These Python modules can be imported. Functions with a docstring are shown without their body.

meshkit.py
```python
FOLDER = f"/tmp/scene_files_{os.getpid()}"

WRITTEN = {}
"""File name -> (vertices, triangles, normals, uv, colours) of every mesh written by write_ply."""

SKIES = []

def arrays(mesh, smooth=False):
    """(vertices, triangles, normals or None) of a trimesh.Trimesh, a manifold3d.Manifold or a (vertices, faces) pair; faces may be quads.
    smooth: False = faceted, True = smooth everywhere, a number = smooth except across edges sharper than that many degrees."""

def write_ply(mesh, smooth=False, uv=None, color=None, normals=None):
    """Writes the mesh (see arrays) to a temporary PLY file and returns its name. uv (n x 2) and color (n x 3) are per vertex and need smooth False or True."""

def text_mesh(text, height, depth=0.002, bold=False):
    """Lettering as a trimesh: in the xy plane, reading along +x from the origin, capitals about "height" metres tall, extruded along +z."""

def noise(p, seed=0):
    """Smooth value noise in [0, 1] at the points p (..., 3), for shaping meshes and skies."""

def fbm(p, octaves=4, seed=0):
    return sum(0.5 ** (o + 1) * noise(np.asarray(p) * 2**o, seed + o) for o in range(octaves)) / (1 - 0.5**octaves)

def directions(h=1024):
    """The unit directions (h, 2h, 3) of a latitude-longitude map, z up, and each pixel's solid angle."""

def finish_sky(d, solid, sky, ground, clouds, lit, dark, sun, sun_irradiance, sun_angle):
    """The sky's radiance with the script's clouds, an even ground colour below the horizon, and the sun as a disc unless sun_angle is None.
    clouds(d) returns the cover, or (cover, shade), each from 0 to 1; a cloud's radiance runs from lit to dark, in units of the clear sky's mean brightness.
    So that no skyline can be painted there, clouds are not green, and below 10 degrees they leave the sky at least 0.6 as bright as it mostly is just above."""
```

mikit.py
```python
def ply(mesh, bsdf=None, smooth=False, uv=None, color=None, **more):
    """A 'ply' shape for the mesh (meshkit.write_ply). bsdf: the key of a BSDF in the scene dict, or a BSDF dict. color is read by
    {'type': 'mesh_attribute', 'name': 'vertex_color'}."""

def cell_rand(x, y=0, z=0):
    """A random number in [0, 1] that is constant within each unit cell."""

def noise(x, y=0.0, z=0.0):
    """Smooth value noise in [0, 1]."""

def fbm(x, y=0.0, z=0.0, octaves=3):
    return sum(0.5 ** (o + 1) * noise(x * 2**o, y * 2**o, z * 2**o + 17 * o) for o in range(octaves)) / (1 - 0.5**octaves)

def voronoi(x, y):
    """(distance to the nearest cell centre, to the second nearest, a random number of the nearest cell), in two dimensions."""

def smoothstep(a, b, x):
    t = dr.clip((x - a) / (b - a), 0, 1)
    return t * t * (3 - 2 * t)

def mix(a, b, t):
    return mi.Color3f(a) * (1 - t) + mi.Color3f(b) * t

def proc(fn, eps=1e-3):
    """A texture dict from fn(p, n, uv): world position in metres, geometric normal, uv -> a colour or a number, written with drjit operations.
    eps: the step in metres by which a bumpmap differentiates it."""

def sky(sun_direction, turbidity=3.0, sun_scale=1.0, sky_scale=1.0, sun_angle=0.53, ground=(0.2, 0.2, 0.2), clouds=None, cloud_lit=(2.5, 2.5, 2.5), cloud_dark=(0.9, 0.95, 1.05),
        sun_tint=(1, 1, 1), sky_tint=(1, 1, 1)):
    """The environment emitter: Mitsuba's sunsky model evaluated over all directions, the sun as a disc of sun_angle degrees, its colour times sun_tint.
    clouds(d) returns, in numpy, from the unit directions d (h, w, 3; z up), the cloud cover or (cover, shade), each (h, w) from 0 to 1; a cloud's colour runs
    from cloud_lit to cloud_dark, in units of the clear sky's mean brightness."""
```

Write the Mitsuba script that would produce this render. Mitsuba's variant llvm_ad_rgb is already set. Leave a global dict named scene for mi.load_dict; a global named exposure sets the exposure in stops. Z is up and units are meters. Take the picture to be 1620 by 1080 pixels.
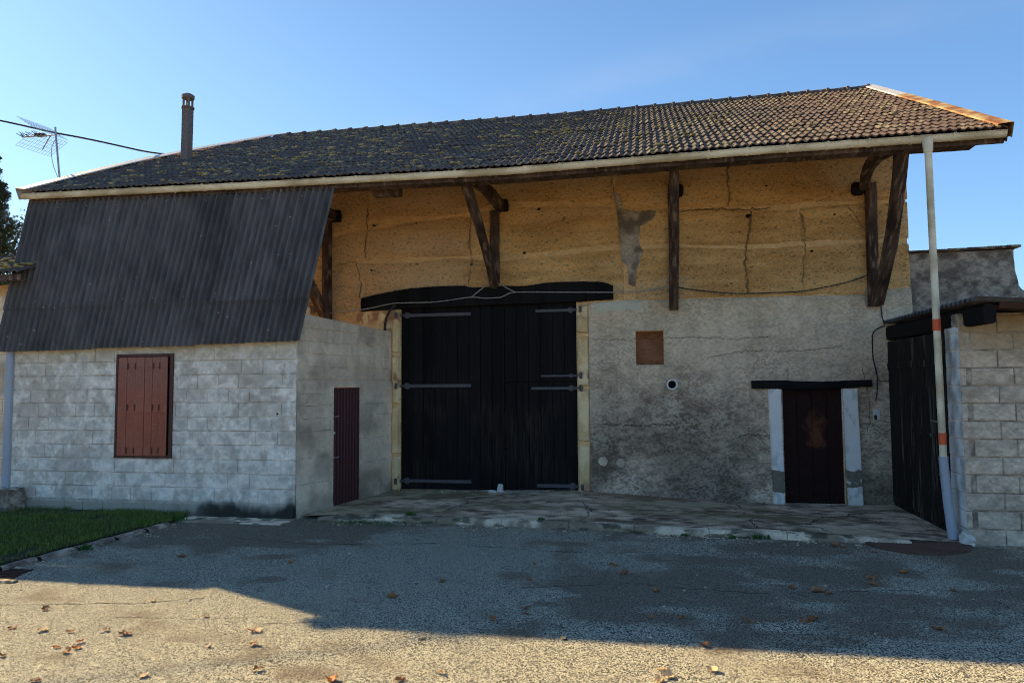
import math, random
import numpy as np
import trimesh
import shapely.geometry as sg
import drjit as dr
import mitsuba as mi
import mikit, meshkit
from mikit import noise, fbm, voronoi, cell_rand, smoothstep, mix, proc

T = mi.ScalarTransform4f
rng = np.random.default_rng(7)
random.seed(7)
scene, labels = {}, {}

# ------------------------------------------------------------------ camera, sky, exposure
F = np.array([-0.18611, 0.98060, 0.06146]); U = np.array([0.01864, -0.05902, 0.99808])
EYE = np.array([0.0, 0.0, 1.8])
scene['camera'] = {'type': 'perspective', 'fov': 71.27, 'fov_axis': 'x', 'near_clip': 0.05, 'far_clip': 3000.0,
                   'to_world': T().look_at(origin=EYE.tolist(), target=(EYE + F).tolist(), up=U.tolist())}
SUN = (-1.716, 1.0, 1.2)
def thin_cloud(d):
    """A faint old vapour trail high in the clear sky to the right."""
    el = d[..., 2]; dd = np.maximum(el, 0.02)
    u, v = d[..., 0] / dd, d[..., 1] / dd
    w = v - 1.95 + 0.35 * (u - 1.0)
    n = meshkit.fbm(np.stack([u * 2.2, v * 2.2, 0 * u], -1), 4, 3)
    band = np.exp(-(w / 0.16) ** 2) * np.clip((n - 0.3) * 1.6, 0, 1)
    return np.clip(0.10 * band * (el > 0.05), 0, 1)
scene['sky'] = mikit.sky(SUN, turbidity=1.8, clouds=thin_cloud, cloud_lit=(2.2, 2.2, 2.2), sky_tint=(0.49, 0.565, 0.64), sky_scale=0.95, sun_scale=0.76, sun_tint=(0.96, 0.95, 0.80), ground=(0.18, 0.17, 0.14))
exposure = 3.45

# ------------------------------------------------------------------ helpers
def numbered(key):
    if key not in TAKEN:
        TAKEN.add(key); return key
    k = COUNT.get(key, 0)
    while True:
        k += 1
        n = f'{key}_{k:03d}'
        if n not in TAKEN:
            COUNT[key] = k; TAKEN.add(n); return n
TAKEN, COUNT = set(), {}

def thing(name, label=None, cat=None, group=None, kind=None):
    key = numbered(name)
    d = {}
    if label: d['label'] = label
    if cat: d['category'] = cat
    if group: d['group'] = group
    if kind: d['kind'] = kind
    labels[key] = d
    return key

def put(parent, name, mesh, bsdf, smooth=False, label=None, kind=None, **more):
    """One entry: a part of parent (or a thing of its own where parent is None)."""
    key = numbered(name if parent is None else f'{parent}__{name}')
    if isinstance(mesh, MB): mesh = mesh.mesh()
    scene[key] = mikit.ply(mesh, bsdf, smooth=smooth, **more)
    if label or kind:
        labels.setdefault(key, {})
        if label: labels[key]['label'] = label
        if kind: labels[key]['kind'] = kind
    return key

def share(parent, name, entry, m):
    key = numbered(f'{parent}__{name}')
    scene[key] = {**entry, 'to_world': m}
    return key

class MB:
    """Collects vertices and triangles."""
    def __init__(self): self.v, self.f, self.n = [], [], 0
    def add(self, v, f):
        v = np.asarray(v, float); f = np.asarray(f, int)
        if f.shape[1] == 4: f = np.vstack([f[:, [0, 1, 2]], f[:, [0, 2, 3]]])
        self.v.append(v); self.f.append(f + self.n); self.n += len(v); return self
    def mesh(self): return trimesh.Trimesh(np.vstack(self.v), np.vstack(self.f), process=False)
    vertices = property(lambda self: np.vstack(self.v))
    faces = property(lambda self: np.vstack(self.f))
    def tm(self, m): return self.add(m.vertices, m.faces)
    def box(self, a, b, bev=0.0):
        a, b = np.minimum(a, b).astype(float), np.maximum(a, b).astype(float)
        if bev <= 0:
            v = np.array([[x, y, z] for x in (a[0], b[0]) for y in (a[1], b[1]) for z in (a[2], b[2])])
            return self.add(v, [[0, 1, 3, 2], [4, 6, 7, 5], [0, 4, 5, 1], [2, 3, 7, 6], [0, 2, 6, 4], [1, 5, 7, 3]])
        bev = min(bev, 0.45 * (b - a).min())
        pts = []
        for ax in range(3):
            lo, hi = a + bev, b - bev
            lo[ax], hi[ax] = a[ax], b[ax]
            pts += [[x, y, z] for x in (lo[0], hi[0]) for y in (lo[1], hi[1]) for z in (lo[2], hi[2])]
        h = trimesh.convex.convex_hull(np.array(pts))
        return self.tm(h)
    def tube(self, pts, r, sides=8, caps=True):
        p = np.asarray(pts, float); n = len(p)
        r = np.broadcast_to(np.asarray(r, float), (n,))
        t = np.gradient(p, axis=0); t /= np.linalg.norm(t, axis=1, keepdims=True) + 1e-12
        up = np.array([0, 0, 1.0]) if abs(t[:, 2]).mean() < 0.8 else np.array([1.0, 0, 0])
        a = np.cross(t, up); a /= np.linalg.norm(a, axis=1, keepdims=True) + 1e-12
        b = np.cross(t, a)
        ang = np.arange(sides) * 2 * np.pi / sides + np.pi / sides
        v = p[:, None] + r[:, None, None] * (np.cos(ang)[None, :, None] * a[:, None] + np.sin(ang)[None, :, None] * b[:, None])
        i, j = np.meshgrid(np.arange(n - 1), np.arange(sides), indexing='ij')
        q = np.stack([i * sides + j, i * sides + (j + 1) % sides, (i + 1) * sides + (j + 1) % sides, (i + 1) * sides + j], -1).reshape(-1, 4)
        self.add(v.reshape(-1, 3), q)
        if caps:
            for row, c in ((v[0], p[0]), (v[-1], p[-1])):
                self.add(np.vstack([row, [c]]), [[k, (k + 1) % sides, sides] for k in range(sides)])
        return self
    def prism(self, poly, y0, y1, ax=1):
        """A polygon (shapely or points), in x,z for ax=1 (along y), in y,z for ax=0 (along x), in x,y for ax=2 (along z)."""
        if not hasattr(poly, 'exterior'): poly = sg.Polygon(poly)
        for g in getattr(poly, 'geoms', [poly]):
            m = trimesh.creation.extrude_polygon(g, abs(y1 - y0), engine='earcut')
            v = np.array(m.vertices); w = v[:, 2] + min(y0, y1)
            v = {1: np.stack([v[:, 0], w, v[:, 1]], 1), 0: np.stack([w, v[:, 0], v[:, 1]], 1), 2: np.stack([v[:, 0], v[:, 1], w], 1)}[ax]
            self.add(v, m.faces)
        return self

class Frame:
    """A wall's own axes: u along it, v up, n out of its face."""
    def __init__(self, o, u, n): self.o, self.u, self.n = np.array(o, float), np.array(u, float) / np.linalg.norm(u), np.array(n, float) / np.linalg.norm(n)
    def __call__(self, u, v, d=0.0):
        u, v, d = np.broadcast_arrays(np.asarray(u, float), np.asarray(v, float), np.asarray(d, float))
        return self.o + u[..., None] * self.u + v[..., None] * np.array([0, 0, 1.0]) + d[..., None] * self.n

def grid_faces(nu, nv, keep=None):
    i, j = np.meshgrid(np.arange(nu - 1), np.arange(nv - 1), indexing='ij')
    q = np.stack([i * nv + j, (i + 1) * nv + j, (i + 1) * nv + j + 1, i * nv + j + 1], -1)
    return q[keep] if keep is not None else q.reshape(-1, 4)

def lines(a, b, step, *marks):
    """Grid lines from a to b about step apart that hit every mark."""
    m = sorted({a, b, *[x for x in marks if a < x < b]})
    return np.concatenate([np.linspace(p, q, max(1, int(round((q - p) / step))) + 1)[:-1] for p, q in zip(m, m[1:])] + [[b]])

def nz(*a, s=1.0, seed=0, o=3):
    a = (*a, 0.37, 0.73)[:3] if len(a) < 3 else a
    return meshkit.fbm(np.stack(np.broadcast_arrays(*[np.asarray(x, float) for x in a]), -1) * s, o, seed) - 0.5

def block_mesh(fr, u0, u1, v0, v1, proud, bev=0.006, thick=0.06, tops=None):
    """One masonry block with bevelled, slightly uneven face. tops: v1 at u0 and at u1 where the wall's top slopes."""
    t0, t1 = (v1, v1) if tops is None else tops
    bev = min(bev, 0.3 * (u1 - u0), 0.3 * max(min(t0, t1) - v0, 1e-3))
    j = rng.uniform(-0.0025, 0.0025, (4, 2)); jd = rng.uniform(-0.0025, 0.0025, 4)
    ring = np.array([[u0, v0], [u1, v0], [u1, t1], [u0, t0]])
    ins = ring + np.array([[bev, bev], [-bev, bev], [-bev, -bev], [bev, -bev]]) + j
    v = np.vstack([fr(ring[:, 0], ring[:, 1], -thick), fr(ring[:, 0], ring[:, 1], proud - bev), fr(ins[:, 0], ins[:, 1], proud + jd)])
    q = [[8, 9, 10, 11]] + [[a + k, a + (k + 1) % 4, a + 4 + (k + 1) % 4, a + 4 + k] for a in (0, 4) for k in range(4)]
    return MB().add(v, q)

def hewn(p0, p1, w, h, bow=(0, 0, 0), rough=0.008, seed=0, n=26, taper=1.0):
    """A hewn timber: a rounded rectangle of w by h swept from p0 to p1, bowed, with an uneven axe-worked surface."""
    p0, p1 = np.array(p0, float), np.array(p1, float)
    s = np.linspace(0, 1, n)
    c = p0 + s[:, None] * (p1 - p0) + np.sin(np.pi * s)[:, None] * np.array(bow, float)
    c = c + 0.010 * np.stack([nz(s * 3, k + 7.1, seed, o=2) for k in range(3)], 1)
    t = np.gradient(c, axis=0); t /= np.linalg.norm(t, axis=1, keepdims=True)
    a = np.cross(t, [0.05, 1.0, 0.02]) if abs((p1 - p0)[1]) < 0.8 * np.linalg.norm(p1 - p0) else np.cross(t, [0, 0, 1.0])
    a /= np.linalg.norm(a, axis=1, keepdims=True); b = np.cross(t, a)
    th = np.arange(14) * 2 * np.pi / 14
    e = 0.5
    cx, sx = np.sign(np.cos(th)) * abs(np.cos(th)) ** e, np.sign(np.sin(th)) * abs(np.sin(th)) ** e
    k = (1 + (taper - 1) * s)[:, None]
    S, TH = np.meshgrid(s * np.linalg.norm(p1 - p0) * 4, th, indexing='ij')
    d = rough * 2 * nz(S * 0.6, np.cos(TH) * 1.6, np.sin(TH) * 1.6 + seed * 3.3, o=3)
    v = c[:, None] + (k * cx * w / 2 + d * cx)[..., None] * a[:, None] + (k * sx * h / 2 + d * sx)[..., None] * b[:, None]
    m = MB().add(v.reshape(-1, 3), np.array([[i * 14 + j, i * 14 + (j + 1) % 14, (i + 1) * 14 + (j + 1) % 14, (i + 1) * 14 + j] for i in range(n - 1) for j in range(14)]))
    for row, cc in ((v[0], c[0]), (v[-1], c[-1])):
        m.add(np.vstack([row, [cc]]), [[q, (q + 1) % 14, 14] for q in range(14)])
    return m

# ------------------------------------------------------------------ materials
def pr(color, rough=0.85, metallic=0.0, spec=0.3, bump=None, scale=1.0, **more):
    c = {'type': 'rgb', 'value': list(color)} if isinstance(color, (tuple, list)) else proc(color)
    b = {'type': 'principled', 'base_color': c, 'roughness': rough, 'metallic': metallic, 'specular': spec, **more}
    if bump is not None:
        b = {'type': 'bumpmap', 'arbitrary': proc(bump[0], eps=bump[1]), 'scale': scale, 'bsdf': b}
    return {'type': 'twosided', 'bsdf': b}

def c_asphalt(p, n, uv):
    d1, d2, r = voronoi(p.x * 98, p.y * 98)
    big = fbm(p.x * 0.45 + 3, p.y * 0.45, 1.0, 4)
    mid = fbm(p.x * 2.2, p.y * 3.4, 5.0, 3)
    stone = mix([0.035, 0.031, 0.024], [0.53, 0.475, 0.345], smoothstep(0.0, 0.95, r))
    stone = stone * (0.30 + 0.70 * smoothstep(0.0, 0.18, d2 - d1))
    tar = smoothstep(0.50, 0.64, 0.55 * big + 0.45 * mid + 0.030 * dr.clip(p.y - 5.0, -1, 4.5))   # blotches of darker colour, more of them towards the buildings
    worn = smoothstep(0.55, 0.72, mid) * 0.30
    col = mix(stone, mi.Color3f(0.33, 0.28, 0.18), worn * (1 - tar))
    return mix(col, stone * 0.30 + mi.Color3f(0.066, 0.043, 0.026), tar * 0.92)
def b_asphalt(p, n, uv):
    d1, d2, r = voronoi(p.x * 98, p.y * 98)
    return 0.003 * (1 - dr.minimum(d1, 1.0)) * (0.4 + r) + 0.004 * fbm(p.x * 9, p.y * 9, 0, 2)
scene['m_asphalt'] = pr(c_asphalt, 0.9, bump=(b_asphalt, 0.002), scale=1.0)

def b_rough(p, n, uv):
    return 0.006 * fbm(p.x * 34, p.y * 34, p.z * 34, 3) + 0.010 * fbm(p.x * 8, p.y * 8, p.z * 8, 2)
def b_pits(p, n, uv):
    v = fbm(p.x * 50, p.y * 50, p.z * 60, 3)
    return 0.013 * smoothstep(0.28, 0.55, v) + 0.012 * fbm(p.x * 9, p.y * 9, p.z * 18, 3)

def c_white(p, n, uv):   # flaking whitewash on grey blocks
    a = fbm(p.x * 3.1, p.z * 4.0, 2.0, 4); b = fbm(p.x * 14, p.z * 14, 7.0, 3); big = fbm(p.x * 0.9 + 4, p.z * 1.1, 9.0, 2)
    paint = mix([0.74, 0.66, 0.55], [0.94, 0.86, 0.74], smoothstep(0.3, 0.7, 0.5 * a + 0.5 * b))
    bare = mix([0.32, 0.26, 0.195], [0.48, 0.40, 0.30], b)
    row = dr.floor((p.z - 0.145) / 0.2055); odd = row - 2 * dr.floor(row / 2)
    each = cell_rand((p.x + 9.67 + dr.select(odd > 0.5, 0.05, 0.20)) / 0.335, row + 0.5, 5)      # each block took the wash differently
    run = fbm(p.x * 9, 3.0, p.z * 0.9, 3)
    b = fbm(p.x * 17, p.z * 17, 7.0, 4)
    off = smoothstep(0.46, 0.60, 0.08 * (each - 0.5) + 0.10 * (run - 0.5) + 0.5 * a + 0.22 * b + 0.28 * big + 0.05 * smoothstep(0.5, 0.0, p.z))
    crs = dr.abs((p.z - 0.145) / 0.2055 - row - 0.5)                                               # dirt held by the bed joints
    grime = smoothstep(0.44, 0.50, crs) * smoothstep(0.38, 0.58, fbm(p.x * 5, p.z * 2, 6.0, 3))
    col = mix(paint * (0.84 + 0.30 * fbm(p.x * 38, p.z * 38, 1.0, 3)) * (1 - 0.30 * smoothstep(0.35, 0.75, fbm(p.x * 7 + 3, p.z * 8, 5.0, 4))), bare, dr.maximum(off * 0.62, grime * 0.8))
    rust = smoothstep(2.05, 2.42, p.z + 0.25 * (b - 0.5)) * (0.4 + 0.6 * a)     # brown run-off below the eave
    col = mix(col, mi.Color3f(0.46, 0.38, 0.24), rust * 0.8)
    foot = smoothstep(0.19, 0.09, p.z + 0.06 * (b - 0.5))
    col = mix(col, mi.Color3f(0.36, 0.32, 0.25), foot)
    mold = smoothstep(0.20, 0.02, p.z + 0.30 * (fbm(p.x * 6, p.z * 2.5, 1.0, 3) - 0.5)) * smoothstep(-7.0, -6.2, p.x)
    return mix(col, mi.Color3f(0.022, 0.022, 0.018), mold * 0.97)
scene['m_white'] = pr(c_white, 0.9, bump=(b_rough, 0.004), scale=0.8)

def c_grey(p, n, uv):    # bare cement and blocks, stained
    a = fbm(p.x * 2.2, p.y * 2.2, p.z * 2.6, 4); b = fbm(p.x * 22, p.y * 22, p.z * 22, 2)
    s = fbm(p.x * 6, p.y * 6, p.z * 1.4 + 5, 3)
    col = mix([0.56, 0.435, 0.31], [0.84, 0.68, 0.50], smoothstep(0.28, 0.72, 0.6 * a + 0.4 * s))
    col = col * (0.85 + 0.3 * b)
    wet = smoothstep(0.54, 0.66, fbm(p.x * 1.9 + 8, p.y * 1.9, p.z * 1.5, 4)) * 0.30
    foot = smoothstep(0.42, 0.0, p.z + 0.7 * (a - 0.5)) * 0.5
    return col * (1 - dr.maximum(wet, foot))
scene['m_grey'] = pr(c_grey, 0.92, bump=(b_rough, 0.004), scale=0.9)

def c_tan(p, n, uv):     # sandy concrete blocks of the right-hand shed
    a = fbm(p.x * 3, p.y * 3, p.z * 3, 4); b = fbm(p.x * 30, p.y * 30, p.z * 30, 2)
    col = mix([0.35, 0.275, 0.20], [0.68, 0.555, 0.42], smoothstep(0.25, 0.75, 0.5 * a + 0.5 * fbm(p.x * 9, p.y * 9, p.z * 12, 3))) * (0.62 + 0.7 * b)
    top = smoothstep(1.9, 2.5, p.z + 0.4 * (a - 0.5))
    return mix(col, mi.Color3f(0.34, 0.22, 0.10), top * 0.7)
scene['m_tan'] = pr(c_tan, 0.93, bump=(b_rough, 0.004), scale=1.2)

def c_coat(p, n, uv):    # old cement coat of the barn's foot
    a = fbm(p.x * 1.7 + 2, p.z * 2.1, 3.0, 4); b = fbm(p.x * 7, p.z * 13, 1.0, 4); t = fbm(p.x * 30, p.z * 44, 4.0, 3)
    h = smoothstep(0.9, 2.6, p.z + 1.3 * (a - 0.5))
    low = mix([0.245, 0.178, 0.125], [0.60, 0.465, 0.335], smoothstep(0.30, 0.70, 0.35 * a + 0.35 * b + 0.3 * t))
    high = mix([0.48, 0.37, 0.25], [0.66, 0.525, 0.365], smoothstep(0.3, 0.7, 0.5 * a + 0.3 * b + 0.2 * t))
    col = mix(low, high, h) * (0.80 + 0.40 * t)
    pale = smoothstep(0.54, 0.66, fbm(p.x * 2.6, p.z * 3.4, 8.0, 4)) * smoothstep(0.42, 0.56, t)
    col = mix(col, mi.Color3f(0.70, 0.58, 0.44), pale * 0.4)
    dark = smoothstep(0.42, 0.60, fbm(p.x * 0.8 + 5.2, p.z * 1.1, 2.0, 4)) * smoothstep(2.4, 0.2, p.z)
    col = col * (1 - 0.50 * dark) * (0.86 + 0.28 * fbm(p.x * 8, 2.0, p.z * 1.1, 3))
    lime = smoothstep(-0.88, -0.8, p.x) * smoothstep(0.02, -0.12, p.x) * smoothstep(2.96, 3.03, p.z + 0.10 * (b - 0.5))
    return mix(col, mi.Color3f(0.56, 0.54, 0.42), lime * 0.8)
scene['m_coat'] = pr(c_coat, 0.92, bump=(b_rough, 0.004), scale=1.3)

def c_earth(p, n, uv):   # rammed earth: ochre, in thin layers, full of pebbles
    lay = fbm(p.x * 1.1, 0.0, p.z * 9, 4); a = fbm(p.x * 1.2 + 9, p.z * 1.6, 4.0, 4); g = fbm(p.x * 40, p.y * 40, p.z * 52, 3); k = fbm(p.x * 24, p.y * 24, p.z * 28, 3)
    col = mix([0.62, 0.325, 0.110], [0.92, 0.56, 0.225], smoothstep(0.28, 0.72, 0.4 * lay + 0.6 * a))
    pale = smoothstep(0.52, 0.68, fbm(p.x * 0.7 + 1.7, p.z * 3.0, 6.0, 4))
    col = mix(col, mi.Color3f(0.86, 0.60, 0.33), pale * 0.5)
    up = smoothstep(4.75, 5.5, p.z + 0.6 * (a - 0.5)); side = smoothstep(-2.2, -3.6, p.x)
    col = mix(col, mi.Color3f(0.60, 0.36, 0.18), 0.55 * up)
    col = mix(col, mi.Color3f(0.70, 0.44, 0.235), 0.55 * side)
    d1, d2, r = voronoi(p.x * 24, p.z * 29)
    peb = smoothstep(0.34, 0.20, d1) * smoothstep(0.78, 0.84, r)
    col = mix(col, mi.Color3f(0.86, 0.68, 0.44), peb * 0.7)
    pit = smoothstep(0.46, 0.32, k) * smoothstep(0.60, 0.42, g); f = fbm(p.x * 85, p.y * 85, p.z * 95, 2)
    return col * (0.52 + 0.42 * g + 0.46 * f) * (1 - 0.45 * pit)
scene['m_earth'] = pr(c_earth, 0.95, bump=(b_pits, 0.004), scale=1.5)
def c_mortar(p, n, uv):
    a = fbm(p.x * 4, p.y * 4, p.z * 6, 3); g = fbm(p.x * 28, p.y * 28, p.z * 40, 2)
    return mix([0.64, 0.37, 0.155], [0.82, 0.53, 0.25], a) * (0.7 + 0.5 * g)
scene['m_mortar'] = pr(c_mortar, 0.95, bump=(b_rough, 0.004), scale=1.3)
def c_stone(p, n, uv):   # yellow dressed stone of the big door
    a = fbm(p.x * 6, p.y * 6, p.z * 3, 4); g = fbm(p.x * 30, p.y * 30, p.z * 30, 2)
    col = mix([0.62, 0.43, 0.20], [0.82, 0.63, 0.36], smoothstep(0.3, 0.7, a)) * (0.85 + 0.3 * g)
    rust = smoothstep(0.22, 0.03, dr.abs(p.z - 3.04 + 0.03)) + smoothstep(0.20, 0.03, dr.abs(p.z - 1.92)) + 0.8 * smoothstep(0.3, 0.03, dr.abs(p.z - 0.10))
    return mix(col, mi.Color3f(0.30, 0.135, 0.075), dr.clip(rust * smoothstep(0.40, 0.62, fbm(p.x * 11, p.y * 3, p.z * 6, 3)), 0, 1) * 0.85)
scene['m_stone'] = pr(c_stone, 0.85, bump=(b_rough, 0.004), scale=0.8)

def c_tar(p, n, uv):     # tarred boards, worn brown in places
    g = fbm(p.x * 60, p.y * 30, p.z * 2.5, 3); a = fbm(p.x * 1.6, p.y * 1.6, p.z * 1.1 + 3, 3)
    col = mix([0.0040, 0.0036, 0.0042], [0.010, 0.0090, 0.0090], g)
    col = col * (0.65 + 1.0 * cell_rand(p.x / 0.2 + 0.1, 3.0, 8))
    worn = smoothstep(0.46, 0.66, a) * smoothstep(0.35, 0.65, g) * smoothstep(2.6, 0.8, p.z)
    return mix(col, mi.Color3f(0.060, 0.045, 0.032), worn * 0.35)
def b_wood(p, n, uv):
    return 0.004 * fbm(p.x * 50, p.y * 50, p.z * 2.5, 3)
scene['m_tar'] = pr(c_tar, 0.75, spec=0.12, bump=(b_wood, 0.003), scale=1.0)
def c_timber(p, n, uv):  # weathered oak
    g = fbm(p.x * 30, p.y * 6, p.z * 5, 3); a = fbm(p.x * 5, p.y * 4, p.z * 3, 3)
    col = mix([0.030, 0.015, 0.010], [0.13, 0.080, 0.055], smoothstep(0.3, 0.75, 0.5 * g + 0.5 * a))
    return mix(col, mi.Color3f(0.24, 0.175, 0.12), smoothstep(0.60, 0.74, g) * 0.6)
scene['m_timber'] = pr(c_timber, 0.8, bump=(b_wood, 0.003), scale=1.5)
def c_oldboard(p, n, uv):
    g = fbm(p.x * 30, p.y * 55, p.z * 2.0, 3); a = fbm(p.x * 2, p.y * 9, p.z * 0.8, 3)
    col = mix([0.006, 0.005, 0.005], [0.035, 0.028, 0.023], g)
    return mix(col, mi.Color3f(0.13, 0.115, 0.095), smoothstep(0.58, 0.70, a) * smoothstep(0.45, 0.65, g) * 0.7)
scene['m_oldboard'] = pr(c_oldboard, 0.85, spec=0.12, bump=(b_wood, 0.003), scale=1.4)
def c_pillar(p, n, uv):  # white paint, chipped off to cement near the foot
    a = fbm(p.x * 7, p.y * 4, p.z * 9, 4); g = fbm(p.x * 30, p.y * 30, p.z * 30, 2)
    left = smoothstep(2.6, 2.4, p.x)
    lo, hi = 0.10 + 0.13 * (1 - left), 0.50 - 0.03 * left
    zz = p.z + 0.12 * (a - 0.5)
    chip = smoothstep(lo, lo + 0.015, zz) * smoothstep(hi, hi - 0.015, zz) * (left + (1 - left) * smoothstep(0.42, 0.46, a + 0.12 * smoothstep(2.95, 3.2, p.x)))
    col = mix([0.72, 0.69, 0.64], [0.88, 0.85, 0.80], a)
    col = mix(col, mi.Color3f(0.40, 0.39, 0.36), smoothstep(0.56, 0.70, fbm(p.x * 9, p.y * 9, p.z * 5 + 4, 3)) * 0.5)
    return mix(col, mix([0.14, 0.12, 0.085], [0.24, 0.21, 0.15], g), chip)
scene['m_pillar'] = pr(c_pillar, 0.7, bump=(b_rough, 0.004), scale=0.5)
def c_ironred(p, n, uv): # small dark door with a scraped rusty patch
    a = fbm(p.x * 9, p.y * 3, p.z * 7, 4); g = fbm(p.x * 40, p.y * 40, p.z * 26, 2)
    col = mix([0.014, 0.0060, 0.0055], [0.034, 0.0135, 0.011], g)
    q = dr.square((p.x - 2.53) / 0.17) + dr.square((p.z - 1.06) / 0.30)
    patch = smoothstep(1.3, 0.0, q + 3.4 * (a - 0.5)) * (0.25 + 0.6 * g)
    return mix(col, mi.Color3f(0.24, 0.085, 0.04), patch * 0.8)
scene['m_ironred'] = pr(c_ironred, 0.7, spec=0.12, bump=(b_rough, 0.004), scale=0.5)

def c_tile(p, n, uv):    # brown clay roof tiles, dulled, with lichen
    r = cell_rand(p.x * 5.0, (p.y - 9.5) * 4.0, 3); a = fbm(p.x * 1.1, p.y * 1.1, 4.0, 3); g = fbm(p.x * 40, p.y * 40, p.z * 40, 2); l = fbm(p.x * 13, p.y * 13, 2.0, 3)
    col = mix([0.048, 0.028, 0.022], [0.135, 0.082, 0.060], 0.6 * r + 0.4 * g)
    bluish = smoothstep(3.2, 0.5, p.x + 2.0 * (a - 0.5))
    col = mix(col, mix([0.056, 0.045, 0.040], [0.125, 0.105, 0.092], g), 0.75 * bluish)
    lich = smoothstep(0.54, 0.66, 0.6 * l + 0.4 * g)
    col = mix(col, mi.Color3f(0.40, 0.34, 0.17), lich * 0.45 * smoothstep(0.30, 0.55, a))
    return mix(col, mi.Color3f(0.42, 0.35, 0.28), 0.12 * smoothstep(0.55, 0.75, l) * (1 - bluish))
scene['m_tile'] = pr(c_tile, 0.75, spec=0.3, bump=(b_rough, 0.004), scale=0.4)
def c_moss(p, n, uv):
    g = fbm(p.x * 30, p.y * 30, p.z * 30, 2); a = fbm(p.x * 3, p.y * 3, 1.0, 2)
    return mix(mix([0.16, 0.145, 0.045], [0.32, 0.26, 0.085], g), mi.Color3f(0.36, 0.28, 0.15), smoothstep(0.35, 0.65, a) * 0.7)
scene['m_moss'] = pr(c_moss, 0.95)
def c_sheet(p, n, uv):   # dark fibre-cement sheets
    a = fbm(p.x * 1.6, p.y, p.z * 1.2, 4); g = fbm(p.x * 9, p.y * 9, p.z * 2.5, 3); s = fbm(p.x * 60, p.y * 60, p.z * 60, 2)
    col = mix([0.040, 0.037, 0.038], [0.108, 0.098, 0.097], smoothstep(0.25, 0.75, 0.5 * a + 0.5 * g)) * (0.82 + 0.36 * cell_rand((p.x + 9.75 - 0.145 * p.z + 0.35) / 0.852, dr.floor(p.z / 3.07), 7))
    d1, d2, r = voronoi(p.x * 9, p.z * 9)
    lich = smoothstep(0.12, 0.06, d1 + 0.08 * (s - 0.5)) * smoothstep(0.955, 0.965, r)
    return mix(col, mi.Color3f(0.34, 0.34, 0.30), lich * 0.7)
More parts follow.
